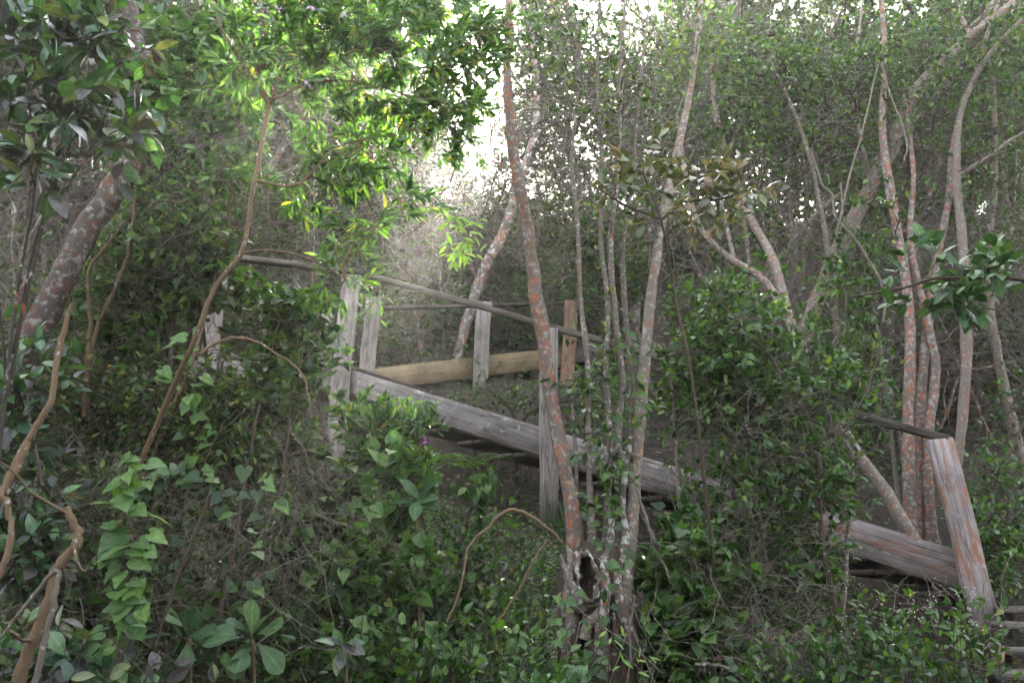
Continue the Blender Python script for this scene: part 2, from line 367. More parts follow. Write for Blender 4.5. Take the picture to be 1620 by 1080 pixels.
def blob_pts(rg, blobs, n):
    """points inside lumps given as (px, py, Y, rx px, ry px, depth m[, weight])"""
    w = np.array([(b[6] if len(b) > 6 else 1)*b[3]*b[4] for b in blobs], float); k = rg.choice(len(blobs), n, p=w/w.sum())
    B = np.array([b[:6] for b in blobs], float)[k]; u = nz(rg.normal(size=(n, 3)))*rg.random((n, 1))**.4
    return P(B[:, 0]+u[:, 0]*B[:, 3], B[:, 1]+u[:, 1]*B[:, 4], B[:, 2]+u[:, 2]*B[:, 5])

def crown(rg, mb, spn, blobs, n_cl, tw_per, tw_len, per, sp, limb_r=.006, up=.05, wob=.3, lv=None, t0=.25, tw_r=.0018):
    """limbs from the spine points to lumps of twigs with leaves; returns the leaves"""
    lv = lv or Leaves(); c = blob_pts(rg, blobs, n_cl)
    dist = np.linalg.norm(c[:, None]-spn[None], axis=2)+.25*np.maximum(0, spn[None, :, 2]-c[:, None, 2])
    near = dist.argmin(1); s = spn[near]
    t = np.linspace(0, 1, 7)[None, :, None]; L = c-s
    limb = s[:, None]*(1-t)+c[:, None]*t; ln = np.linalg.norm(L, axis=1)
    wv = rg.normal(size=(n_cl, 2, 3))*ln[:, None, None]*.10
    limb = limb+wv[:, :1]*np.sin(pi*t)+wv[:, 1:]*np.sin(2*pi*t)*.6; limb[:, :, 2] += (np.sin(pi*t[..., 0])*ln[:, None]*.06)
    r = np.linspace(1, .35, 7)[None]*(limb_r*(.6+.8*rg.random((n_cl, 1))))
    mb.tube(limb, r, 5)
    st = limb[np.arange(n_cl).repeat(tw_per), rg.integers(3, 7, n_cl*tw_per)]
    dr = nz(L).repeat(tw_per, 0)*.5+nz(rg.normal(size=(n_cl*tw_per, 3)))+np.array([0, 0, up*3])
    tw = walk(rg, st, dr, rg.uniform(tw_len*.5, tw_len*1.3, n_cl*tw_per), 5, wob, up)
    mb.tube(tw, np.linspace(1, .4, 5)[None]*tw_r*(.7+.7*rg.random((len(tw), 1))), 3)
    if per: leaf_on(rg, lv, tw, per, sp, t0)
    return lv

def root_at(p): return np.array([p[0], p[1], p[2]])

# ------------------------------------------------------------------ the ground
def nonuni(a, b, dense_a, dense_b, step, growth=1.25):
    v = list(np.arange(dense_a, dense_b+1e-6, step)); s = step
    while v[-1] < b: s *= growth; v.append(v[-1]+s)
    s = step
    while v[0] > a: s *= growth; v.insert(0, v[0]-s)
    return np.array(v)
gx = nonuni(-60, 60, -9, 9, .16); gyv = nonuni(-35, 75, 1, 20, .16)
X, Yg = np.meshgrid(gx, gyv); Zg = ground(X, Yg)+.03*RNG.normal(size=X.shape)*((np.abs(X) < 10) & (Yg < 21) & (Yg > 0))
gm, nt, N, L = newmat('forest_soil')
tc = N.new('ShaderNodeTexCoord'); n1 = noise(N, L, tc.outputs['Object'], 3, 6, .7); n2 = noise(N, L, tc.outputs['Object'], 40, 5, .7)
r1 = ramp(N, [(.3, (.018, .013, .009)), (.55, (.042, .031, .021)), (.75, (.03, .036, .016))]); L.new(n1.outputs['Fac'], r1.inputs['Fac'])
r2 = ramp(N, [(.3, (.5, .5, .5)), (.7, (1.5, 1.4, 1.3))]); L.new(n2.outputs['Fac'], r2.inputs['Fac'])
cc = mix(N, L, 1.0, r1.outputs['Color'], r2.outputs['Color'], 'MULTIPLY')
b = N.new('ShaderNodeBsdfPrincipled'); b.inputs['Roughness'].default_value = .95; L.new(cc, b.inputs['Base Color'])
bp = N.new('ShaderNodeBump'); bp.inputs['Distance'].default_value = .03; L.new(n2.outputs['Fac'], bp.inputs['Height']); L.new(bp.outputs[0], b.inputs['Normal'])
o = N.new('ShaderNodeOutputMaterial'); L.new(b.outputs[0], o.inputs['Surface'])
nr, ncl = X.shape; idx = np.arange(nr*ncl).reshape(nr, ncl)
q = np.stack([idx[:-1, :-1], idx[:-1, 1:], idx[1:, 1:], idx[1:, :-1]], -1).reshape(-1, 4)
MB().add(np.stack([X, Yg, Zg], -1).reshape(-1, 3), q).build('hillside', gm, kind='structure')

# ------------------------------------------------------------------ timber stairs
def beam(name, A, B, h, t, mat, parent, origin, up=(0, 0, 1), seg=3, warp=.004, seed=0, tilt=0.0, label=None):
    """a sawn timber from A to B, h high and t thick, chamfered, its own long axis as local x"""
    A = np.array(A, float); B = np.array(B, float); Lv = B-A; ln = np.linalg.norm(Lv); ex = Lv/ln
    ez = np.array(up, float); ez = nz(ez-(ez@ex)*ex); ey = np.cross(ez, ex)
    if tilt: ey, ez = ey*cos(tilt)+ez*sin(tilt), ez*cos(tilt)-ey*sin(tilt)
    rg = np.random.default_rng(seed+11); c = min(h, t)*.10; hh, tt = h/2, t/2
    sec = [(-tt+c, -hh), (tt-c, -hh), (tt, -hh+c), (tt, hh-c), (tt-c, hh), (-tt+c, hh), (-tt, hh-c), (-tt, -hh+c)]
    V = []
    for i in range(seg+1):
        off = rg.normal(size=2)*warp
        for (y, z) in sec: V.append((ln*i/seg+rg.normal()*.002*(i in (0, seg)), y+off[0]+rg.normal()*.0012, z+off[1]+rg.normal()*.0012))
    Q = [(i*8+j, i*8+(j+1) % 8, (i+1)*8+(j+1) % 8, (i+1)*8+j) for i in range(seg) for j in range(8)]
    T = [(0, j+1, j) for j in range(1, 7)]+[(seg*8, seg*8+j, seg*8+j+1) for j in range(1, 7)]
    me = MB().add(V, Q, T).mesh(name, mat, shade=False)
    o = bpy.data.objects.new(name, me); C.objects.link(o); o.parent = parent; q = A-origin
    o.matrix_basis = Matrix(((ex[0], ey[0], ez[0], q[0]), (ex[1], ey[1], ez[1], q[1]), (ex[2], ey[2], ez[2], q[2]), (0, 0, 0, 1)))
    if label: o['label'] = label
    return o

UPZ = np.array([0, 0, 1.0])
sA, sB = P(548, 602, 9.0), P(1530, 905, 6.3)               # centre line of the near stringer
dS = nz(sB-sA); hd = nz(np.array([dS[0], dS[1], 0])); nB = np.array([-hd[1], hd[0], 0])   # nB: away from the camera
if nB[1] < 0: nB = -nB
ft = thing('stair_flight', 'weathered grey timber stair flight with handrail running down across the middle', 'stairs', root_at([sB[0], sB[1], float(ground(sB[0], sB[1]))]))
fo = np.array(ft.location)
SW = 1.55
# the near stringer is two boards butted end to end behind the thicket
mid = sA+(sB-sA)*.78
beam('stringer', sA, mid-.004*dS, .215, .05, WM['grey'], ft, fo, seed=1, seg=4)
beam('stringer', mid+.004*dS, sB, .225, .05, WM['pink'], ft, fo, seed=2, seg=3, label='lower stringer board stained with orange lichen')
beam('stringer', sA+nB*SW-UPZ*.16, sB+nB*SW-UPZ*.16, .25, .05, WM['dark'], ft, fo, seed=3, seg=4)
NT = 13
for i in range(NT):
    c = sA+(sB-sA)*((i+.55)/NT)-UPZ*.19
    for j in (-1, 1):
        cc = c+hd*(j*.083)
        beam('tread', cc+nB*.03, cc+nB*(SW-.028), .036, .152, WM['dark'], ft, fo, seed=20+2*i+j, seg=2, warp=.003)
def railbeam(name, A, B, mat, par, org, seed, h=.05, t=.115, seg=4): return beam(name, A, B, h, t, mat, par, org, seed=seed, seg=seg, warp=.006)
rA, rB = P(588, 436, 9.0), P(1502, 696, 6.25)
railbeam('handrail', rA, rA+(rB-rA)*.55, WM['rail'], ft, fo, 4)
railbeam('handrail', rA+(rB-rA)*.551, rB, WM['rail'], ft, fo, 5)
def post(a, b, Y, w, mat, par, org, seed, Yb=None, t=.05, label=None):
    beam('post', P(*b, Yb or Y), P(*a, Y), pxs(w, Y), t, mat, par, org, up=(1, 0, 0), seed=seed, seg=4, warp=.005, label=label)
post((557, 436), (524, 752), 8.92, 31, WM['post'], ft, fo, 6)
post((869, 520), (868, 836), 7.80, 29, WM['post'], ft, fo, 7)
post((1487, 694), (1563, 1000), 6.22, 41, WM['pink'], ft, fo, 9, Yb=6.1, label='leaning bottom post covered in orange lichen')
# landing at the top of the flight
lo_ = P(548, 600, 9.0); lw = P(300, 578, 9.55)
lt = thing('stair_landing', 'square timber landing with a rail, half hidden in leaves left of the flight', 'landing', root_at([lo_[0]-.6, lo_[1]+.4, float(ground(lo_[0]-.6, lo_[1]+.4))])); lorg = np.array(lt.location)
beam('joist', lw, lo_-.03*hd, .19, .05, WM['grey'], lt, lorg, seed=31, seg=4)
bk = nB*1.25
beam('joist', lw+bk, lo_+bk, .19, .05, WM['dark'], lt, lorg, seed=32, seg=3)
dl = nz((lo_-lw)*np.array([1, 1, 0]))
for i in range(9):
    c = lw+(lo_-lw)*((i+.5)/9)+UPZ*.118
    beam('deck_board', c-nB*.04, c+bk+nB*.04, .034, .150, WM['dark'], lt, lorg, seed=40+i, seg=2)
railbeam('handrail', P(330, 403, 9.4), P(596, 434, 9.05), WM['rail'], lt, lorg, 33)
post((352, 408), (318, 660), 9.35, 27, WM['post'], lt, lorg, 34)
post((592, 470), (576, 640), 9.9, 25, WM['post'], lt, lorg, 35)
# upper flight climbing away to the right, behind
uA, uB = P(585, 601, 11.0), P(1010, 551, 13.3)
ut = thing('stair_flight', 'upper stair flight with fresh tan plank, climbing away behind the front handrail', 'stairs', root_at([uA[0], uA[1], float(ground(uA[0], uA[1]))])); uo = np.array(ut.location)
um = uA+(uB-uA)*.36; u2 = uA+(uB-uA)*.72
beam('stringer', uA, um, .25, .045, WM['new'], ut, uo, seed=51)
beam('stringer', um+(uB-uA)*.002, u2, .25, .045, WM['new'], ut, uo, seed=52)
beam('stringer', u2+(uB-uA)*.002, uB, .2, .045, WM['grey'], ut, uo, seed=53)
uh = nz((uB-uA)*np.array([1, 1, 0])); un = np.array([-uh[1], uh[0], 0]); un = un if un[1] > 0 else -un
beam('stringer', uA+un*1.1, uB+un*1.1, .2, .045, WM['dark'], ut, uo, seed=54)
for i in range(8):
    c = uA+(uB-uA)*((i+.5)/8)-UPZ*.05
    for j in (-1, 1): beam('tread', c+uh*j*.085+un*.026, c+uh*j*.085+un*1.07, .036, .155, WM['dark'], ut, uo, seed=60+2*i+j, seg=2)
railbeam('handrail', P(594, 487, 11.0), P(1004, 477, 13.3), WM['rail'], ut, uo, 55, .035, .09)
post((766, 478), (757, 645), 11.75, 25, WM['post'], ut, uo, 56, label='mid post of grey wood with rusty streaks')
post((905, 476), (896, 642), 12.5, 22, WM['orange'], ut, uo, 57, label='orange brown post at the right')
post((1004, 476), (1000, 645), 13.25, 19, WM['post'], ut, uo, 58)
# lower steps at the right edge
w0 = P(1572, 962, 6.05)
wt = thing('stair_flight', 'short open flight of steps at the lower right edge, below the leaning post', 'stairs', root_at([w0[0]+.5, w0[1]-.4, float(ground(w0[0]+.5, w0[1]-.4))])); wo_ = np.array(wt.location)
for i, (py, Y) in enumerate(((962, 6.05), (990, 5.78), (1028, 5.5), (1068, 5.22), (1112, 4.95), (1160, 4.66))):
    A = P(1578-i*1.5, py, Y)
    beam('tread', A, A+np.array([1.25, .12, 0]), .036, .20, WM['grey'], wt, wo_, seed=90+i, seg=2)
    beam('cleat', A+np.array([.015, .06, -.045]), A+np.array([.09, .065, -.045]), .05, .10, WM['dark'], wt, wo_, seed=110+i, seg=1)
for dx in (-.03, 1.3): beam('stringer', P(1576, 1010, 6.2)+np.array([dx, 0, -.12]), P(1570, 1240, 4.6)+np.array([dx, 0, -.05]), .2, .045, WM['grey'], wt, wo_, seed=120+int(dx*10))
beam('post', P(1577, 1130, 5.4), P(1579, 1020, 5.4), .05, .05, WM['new'], wt, wo_, up=(1, 0, 0), seed=130)

exec_after = []
# ------------------------------------------------------------------ traced trees and shrubs
def plant(name, label, cat, spines, mat, sp=None, blobs=None, n_cl=0, tw_per=6, tw_len=.25, per=6, n_single=0, limb_r=.006,
          group=None, trunk='trunk', seed=1, tmat=None, k=9, up=.05, wob=.3, n=24, amp=.17, t0=.25, tw_r=.0018, min_px=9, split=True, bare=0, ws=1.0):
    rg = np.random.default_rng(seed); allp = []; first = None; root = None
    for i, s in enumerate(spines):
        pts, R = spine(s, n); R = R*ws
        if root is None:
            org = np.array([pts[0][0], pts[0][1], pts[0][2]]); root = thing(name, label, cat, org, group)
        if split or first is None: mb = MB()
        rough_tube(rg, mb, pts, R, k, amp)
        if split or i == len(spines)-1: mb.build(trunk if i == 0 or not split else ('stem' if trunk in ('stem', 'trunk') else trunk), mat, root, org)
        first = mb; allp.append(pts[len(pts)//4:])
    if blobs:
        mb = MB(); sp_pts = np.vstack(allp); lv = crown(rg, mb, sp_pts, blobs, n_cl, tw_per, tw_len, per, sp, limb_r, up, wob, t0=t0, tw_r=tw_r)
        if bare:
            bt = walk(rg, blob_pts(rg, blobs, bare), nz(rg.normal(size=(bare, 3)))+np.array([0, 0, .2]), rg.uniform(.15, .5, bare), 6, .35, 0)
            mb.tube(bt, np.linspace(1, .4, 6)[None]*.0022*(.6+.8*rg.random((bare, 1))), 3)
        mb.build('twigs', tmat or BM['twigb'], root, org, 'stuff')
        if per:
            sh, hi, m_, *_ = SP[sp]; link_leaves(root, org, lv, sh, m_, hi, n_single, min_px)
    return root, org

# big leaning trunk at the left
plant('leaning_tree', 'thick leaning trunk mottled with rusty and white lichen at the left edge', 'tree',
      [[(-190, 1150, 4.5, 84), (-80, 830, 4.55, 72), (15, 600, 4.6, 62), (75, 490, 4.65, 60), (135, 370, 4.7, 58), (185, 290, 4.75, 54), (225, 235, 4.8, 50), (236, 150, 5.0, 46), (215, 60, 5.2, 42), (190, -60, 5.4, 36)],
       [(224, 238, 4.8, 30), (250, 262, 4.85, 24), (275, 255, 5.0, 18), (330, 180, 5.2, 13), (400, 60, 5.4, 9), (430, -40, 5.5, 6)]],
      BM['big'], 'ivy', [(270, 130, 5.0, 110, 90, .5), (330, 60, 5.2, 120, 70, .5), (240, 190, 4.7, 70, 50, .3), (130, -30, 5.4, 160, 60, .6)], 46, 6, .22, 6, 200, seed=2, k=14, n=40, ws=.74)
# polygala sapling with mauve flowers
pg, pgo = plant('flowering_shrub', 'tall slender shrub with narrow glossy leaves and mauve flowers, brown forked stem', 'shrub',
      [[(130, 1150, 4.6, 15), (160, 960, 4.6, 14), (200, 790, 4.55, 13), (262, 640, 4.4, 13), (305, 545, 4.2, 12), (340, 455, 4.2, 11), (383, 398, 4.2, 11), (396, 320, 4.2, 10), (412, 240, 4.2, 10), (426, 168, 4.2, 10)],
       [(426, 168, 4.2, 10), (405, 100, 4.2, 9), (400, 40, 4.25, 8), (395, -40, 4.3, 7)],
       [(424, 165, 4.2, 8), (385, 100, 4.15, 7), (350, 45, 4.1, 6), (330, -20, 4.1, 5)],
       [(430, 160, 4.2, 8), (455, 95, 4.25, 7), (500, 60, 4.3, 6), (560, -10, 4.35, 5)],
       [(432, 158, 4.2, 8), (490, 132, 4.3, 7), (570, 130, 4.4, 6), (640, 150, 4.5, 5), (700, 190, 4.5, 4)],
       [(400, 285, 4.2, 7), (470, 292, 4.2, 6), (530, 235, 4.3, 5), (600, 215, 4.4, 4)],
       [(382, 400, 4.2, 6), (430, 396, 4.2, 5), (490, 410, 4.2, 4), (545, 440, 4.2, 3)]],
      BM['brown'], 'poly', [(470, 50, 4.3, 90, 60, .4), (560, 110, 4.4, 90, 70, .4), (640, 60, 4.4, 100, 60, .4), (690, 180, 4.5, 70, 60, .35), (600, 210, 4.4, 80, 50, .35), (540, 275, 4.3, 90, 45, .3), (640, 310, 4.4, 45, 50, .25),
                          (540, 20, 4.4, 140, 30, .4), (470, 190, 4.3, 60, 70, .3), (390, 90, 4.2, 50, 70, .3), (590, 360, 4.4, 50, 30, .2), (565, 460, 4.25, 45, 40, .2), (700, 40, 4.5, 60, 50, .3), (720, 210, 4.5, 30, 40, .2), (790, 40, 4.7, 60, 50, .3), (755, 70, 4.7, 50, 60, .3, 1.3), (780, 130, 4.8, 40, 30, .2)],
      116, 6, .17, 14, 300, .004, seed=3, tmat=BM['brown'], t0=.45, ws=.74)
for fx, fy, fY in ((487, 134, 3.9), (492, 10, 4.0), (735, 160, 4.2), (545, 25, 4.0), (615, 165, 4.1), (650, 235, 4.15), (440, 15, 4.0)):
    f = MB(); rg = np.random.default_rng(int(fx)); leaf_geo(f, 'oval', np.tile(P(fx, fy, fY), (5, 1)), nz(rg.normal(size=(5, 3))), nz(rg.normal(size=(5, 3))), np.full(5, .026), rg.random(5)); f.build('flower', LM['mauve'], pg, pgo)
# big stump with coppice stems
rg = np.random.default_rng(4); SY = 5.0
n_, k_ = 64, 56
pts, R = spine([(940, 1180, SY, 116), (945, 1110, SY, 106), (947, 1040, SY, 98), (945, 985, SY, 98), (944, 945, SY, 106), (946, 905, SY, 102), (950, 880, SY, 84), (955, 862, SY, 40), (956, 858, SY, 6)], n_)
org = pts[0].copy(); st = thing('coppiced_tree', 'old hollow stump with several slim stems sprouting from it, bottom centre', 'tree', org)
mb = MB(); V, q = tubes(pts, R, k_); V = V.reshape(n_, k_, 3); c = pts[:, None]
rad = V-c; ang = np.arctan2(rad[..., 1], rad[..., 0]); hz_ = V[..., 2]*1.0
flt = 1+.09*np.cos(5*ang+1+1.5*hz_)+.06*np.cos(9*ang+2-3*hz_)+.035*np.cos(17*ang+6*hz_)+.03*np.sin(23*hz_+4*ang)+.022*rg.normal(size=(n_, k_))
V = c+rad*flt[..., None]
HCX, HCZ = P(929, 912, SY-.165)[[0, 2]]; HRX, HRZ = pxs(15, SY), pxs(36, SY)
def in_hollow(x, z): return ((x-HCX+.10*(z-HCZ))/HRX)**2+((z-HCZ)/HRZ)**2
e2 = in_hollow(V[..., 0], V[..., 2]); front = V[..., 1] < c[..., 1]
V[..., 1] += np.where(front, .15*np.clip(1.05-e2, 0, 1)**.5-.022*np.exp(-((e2-1.45)/.35)**2), 0)
mb.add(V.reshape(-1, 3), q)
for k in range(13):                                        # root flutes and ridges running down the stump
    aa = rg.uniform(-2.9, .2); x_ = 945+56*cos(aa); yy = SY+.17*sin(aa); y0 = rg.uniform(885, 950) if abs(x_-929) > 24 else rg.uniform(965, 985)
    rp = smooth([P(x_+rg.uniform(-6, 6)+(x_-945)*.05, 1180, yy), P(x_, 1060, yy), P(x_+rg.uniform(-5, 5), 980, yy), P(945+(x_-945)*.85, y0, yy+.03)], 16)
    rough_tube(rg, mb, rp, np.linspace(.035, .012, 16)*rg.uniform(.7, 1.2), 7, .25)
mb.build('trunk', BM['stump'], st, org)
# hollow: gnarled lip and a dark rotten lining
a = np.linspace(0, 2*pi, 29)[:-1]; zz = HCZ+HRZ*np.sin(a); xx = HCX+HRX*np.cos(a)-.10*(zz-HCZ)
def front_y(x, z):
    d_ = (V[..., 0]-x)**2+(V[..., 2]-z)**2+np.where(V[..., 1] < SY, 0, 9); return V.reshape(-1, 3)[d_.reshape(-1).argsort()[:6], 1].min()
yy = np.array([front_y(HCX+(x-HCX)*1.3, HCZ+(z-HCZ)*1.2) for x, z in zip(xx, zz)])
ring = np.stack([xx, yy, zz], 1); hc = np.array([HCX, yy.mean(), HCZ])
ringc = np.vstack([ring, ring[:1]])*1.0; lp = MB(); rough_tube(rg, lp, ringc+.004*rg.normal(size=ringc.shape), pxs(4.2, SY)*(1+.45*rg.normal(size=len(ringc)).clip(-1, 1)), 8, .25); lp.build('hollow_lip', BM['stump2'], st, org)
lay = [ring+(hc-ring)*f+np.array([0, dy, 0]) for f, dy in ((0, .004), (.12, .045), (.4, .09), (.8, .105))]
W_ = np.vstack(lay)+.004*rg.normal(size=(28*4, 3)); m_ = 28; Q = [(i*m_+j, i*m_+(j+1) % m_, (i+1)*m_+(j+1) % m_, (i+1)*m_+j) for i in range(3) for j in range(m_)]
lp = MB(); lp.add(W_, Q, [(3*m_, 3*m_+j, 3*m_+j+1) for j in range(1, m_-1)]); lp.build('hollow', BM['rot'], st, org)
stems = [
    ('red2', [(914, 905, 5.04, 38), (909, 866, 5.0, 34), (905, 800, 5.0, 30), (885, 700, 5.05, 29), (868, 600, 5.1, 30), (858, 520, 5.15, 29), (846, 450, 5.2, 29), (832, 350, 5.25, 26), (816, 270, 5.3, 24), (806, 185, 5.35, 22), (802, 110, 5.4, 20), (806, 40, 5.45, 17), (800, -60, 5.5, 14)]),
    ('stem', [(940, 900, 5.0, 24), (935, 820, 5.0, 15), (931, 700, 5.05, 12), (930, 580, 5.1, 11), (918, 470, 5.15, 10), (914, 360, 5.2, 9), (905, 250, 5.25, 8), (915, 120, 5.3, 6), (905, -30, 5.3, 5)]),
    ('stem', [(955, 895, 5.05, 24), (962, 800, 5.1, 14), (966, 690, 5.1, 13), (958, 590, 5.15, 12), (962, 480, 5.2, 12), (950, 380, 5.25, 10), (955, 270, 5.3, 9), (945, 140, 5.35, 7), (950, -30, 5.4, 6)]),
    ('stem', [(968, 890, 5.05, 26), (985, 800, 5.1, 15), (978, 700, 5.1, 14), (985, 600, 5.15, 13), (972, 490, 5.2, 12), (966, 380, 5.25, 12), (978, 280, 5.3, 9), (982, 150, 5.35, 8), (990, -20, 5.4, 6)]),
    ('pale', [(975, 930, 4.98, 50), (992, 870, 5.05, 34), (1002, 800, 5.1, 27), (1010, 700, 5.15, 23), (1018, 600, 5.2, 22), (1026, 500, 5.25, 21), (1036, 420, 5.3, 20), (1056, 310, 5.4, 18), (1078, 210, 5.5, 16), (1100, 100, 5.6, 14), (1112, -40, 5.7, 10)]),
    ('stem', [(985, 915, 5.05, 40), (1000, 850, 5.15, 18), (1000, 740, 5.2, 14), (1001, 640, 5.25, 13), (992, 520, 5.3, 12), (985, 400, 5.35, 10), (1000, 290, 5.4, 8), (1010, 160, 5.45, 7), (1030, -20, 5.5, 5)]),
    ('stem', [(922, 965, 4.86, 30), (908, 935, 4.84, 20), (896, 905, 4.84, 12), (887, 876, 4.85, 4)]),
    ('stem', [(975, 1000, 4.92, 34), (984, 950, 4.88, 36), (990, 915, 4.9, 28), (997, 875, 4.95, 10)]),
    ('stem', [(897, 1040, 4.9, 30), (903, 990, 4.86, 24), (897, 945, 4.87, 19), (905, 900, 4.92, 17), (901, 850, 5.0, 12), (912, 760, 5.05, 9), (905, 640, 5.1, 7)]),
    ('stump2', [(955, 1060, 4.84, 30), (950, 1000, 4.81, 24), (957, 950, 4.82, 20), (952, 905, 4.85, 19), (964, 860, 4.95, 15), (966, 800, 5.05, 11), (948, 690, 5.1, 9)]),
    ('stump2', [(998, 1050, 4.92, 26), (996, 1000, 4.87, 24), (982, 955, 4.84, 20), (975, 905, 4.87, 19), (990, 855, 4.98, 17), (985, 790, 5.06, 12), (998, 690, 5.1, 9)]),
    ('pale', [(925, 1010, 4.83, 22), (932, 985, 4.82, 20), (950, 965, 4.82, 17), (962, 935, 4.83, 14), (958, 905, 4.86, 10)]),
    ('rust', [(966, 950, 4.87, 12), (972, 905, 4.87, 14), (978, 870, 4.9, 10)]),
]
allp = []
for mt, s in stems:
    pts_, R_ = spine(s, 34); R_ = R_*.8; mb = MB(); rough_tube(rg, mb, pts_, R_, 12, .2); mb.build('stem', BM[mt], st, org); allp.append(pts_[8:])
mb = MB(); sp_ = np.vstack(allp)
lv = crown(rg, mb, sp_, [(800, 150, 5.4, 40, 40, .2, .6), (770, 50, 5.6, 80, 50, .4, 1.6), (850, 60, 5.6, 60, 50, .4, 1.3), (960, 120, 5.4, 140, 110, .6), (1100, 80, 5.6, 90, 80, .5), (870, 60, 5.5, 90, 60, .5), (1000, 330, 5.4, 90, 60, .3), (960, 560, 5.1, 60, 120, .2, .6)], 96, 6, .3, 4, 'small', .004, wob=.4)
sp2 = [(960, 760, 4.95, 55, 90, .12), (1010, 640, 5.0, 40, 60, .1), (930, 620, 5.0, 30, 80, .1)]
lv2 = crown(rg, mb, sp_, sp2, 16, 4, .14, 4, 'med', .002)
bt = walk(rg, blob_pts(rg, [(950, 170, 5.4, 190, 170, .6), (900, 330, 5.3, 120, 100, .4)], 160), nz(rg.normal(size=(160, 3))), rg.uniform(.2, .7, 160), 7, .4, 0)
mb.tube(bt, np.linspace(1, .4, 7)[None]*.0028*(.6+.8*rg.random((160, 1))), 3)
mb.build('twigs', BM['twig'], st, org, 'stuff'); link_leaves(st, org, lv, 'oval', 'small', 'oval_hi', 60); link_leaves(st, org, lv2, 'oval', 'ivy', 'oval_hi', 60)
rts = walk(rg, P(rg.uniform(880, 1010, 26), rg.uniform(930, 1000, 26), rg.uniform(4.75, 4.9, 26)), np.tile([0, -.05, -1.], (26, 1))+.25*rg.normal(size=(26, 3)), rg.uniform(.3, .7, 26), 8, .18, -.05)
mb = MB(); mb.tube(rts, np.linspace(1, .5, 8)[None]*.003*(.5+rg.random((26, 1))), 4); mb.build('hanging_roots', BM['twig'], st, org, 'stuff')

# right: pale leaning tree
plant('leaning_tree', 'pale orange tree leaning up to the top right corner behind the thicket', 'tree',
      [[(1215, 720, 8.6, 46), (1250, 600, 8.6, 42), (1290, 480, 8.6, 38), (1330, 390, 8.5, 37), (1372, 305, 8.4, 36), (1405, 245, 8.3, 35), (1440, 160, 8.2, 34), (1480, 110, 8.1, 30), (1540, 55, 8.0, 28), (1610, 0, 7.9, 24), (1680, -60, 7.8, 18)],
       [(1450, 150, 8.2, 20), (1500, 130, 8.1, 19), (1525, 60, 8.1, 16), (1560, 20, 8.0, 13), (1600, -40, 8.0, 10)],
       [(1380, 300, 8.4, 14), (1360, 210, 8.4, 10), (1352, 120, 8.5, 8), (1365, 0, 8.5, 6)],
       [(1536, 60, 8.0, 14), (1520, 20, 8.0, 12), (1518, -40, 8.0, 9)]],
      BM['pale'], 'med', [(1420, 120, 8.3, 140, 100, .8), (1560, 60, 8.0, 120, 90, .8), (1330, 150, 8.5, 120, 110, .8), (1350, 270, 8.4, 120, 60, .6)], 70, 7, .45, 8, 0, .008, seed=5, k=12, n=34, ws=.7, tw_r=.0028)
plant('dark_branching_tree', 'dark crooked branching tree behind the pale leaning trunk at upper right', 'tree',
      [[(1395, 640, 9.3, 34), (1400, 500, 9.3, 30), (1425, 380, 9.2, 26), (1440, 300, 9.1, 24), (1448, 215, 9.0, 22), (1490, 150, 8.9, 20), (1530, 100, 8.8, 18), (1575, 30, 8.7, 15), (1620, -40, 8.6, 12)],
       [(1438, 310, 9.1, 14), (1470, 250, 9.0, 11), (1480, 190, 9.0, 9), (1500, 130, 9.0, 7), (1545, 90, 9, 5)],
       [(1425, 380, 9.2, 12), (1455, 360, 9.0, 9), (1500, 270, 8.9, 8), (1560, 220, 8.8, 8), (1640, 170, 8.7, 6)],
       [(1440, 250, 9.1, 12), (1400, 190, 9.1, 10), (1370, 170, 9.2, 8), (1300, 200, 9.3, 6)]],
      BM['dark'], 'med', [(1580, 170, 8.8, 80, 100, .8), (1480, 60, 9, 120, 60, .7), (1400, 200, 9.2, 90, 70, .7)], 34, 7, .5, 7, 0, .008, seed=6, tw_r=.003)
plant('leaning_tree', 'pale fallen-looking trunk leaning from the right stringer up to the left', 'tree',
      [[(1462, 872, 7.0, 34), (1440, 845, 7.0, 30), (1400, 775, 7.1, 27), (1345, 700, 7.2, 25), (1295, 600, 7.4, 24), (1252, 515, 7.6, 23), (1222, 410, 7.8, 22), (1185, 340, 8.0, 20), (1150, 250, 8.2, 16), (1130, 160, 8.3, 12), (1125, 40, 8.4, 8)],
       [(1248, 500, 7.6, 18), (1205, 440, 7.7, 17), (1150, 405, 7.8, 15), (1105, 355, 7.9, 13), (1085, 280, 8.0, 10), (1070, 180, 8.1, 7)],
       [(1160, 408, 7.8, 11), (1150, 360, 7.9, 10), (1140, 300, 8.0, 8), (1160, 220, 8.0, 6)]],
      BM['pale'], 'med', [(1120, 130, 8.2, 110, 110, .7), (1180, 210, 8.1, 110, 70, .6), (1200, 380, 7.9, 70, 60, .4)], 46, 7, .4, 7, 0, .007, seed=7, n=32, ws=.75, k=11, tw_r=.0026)
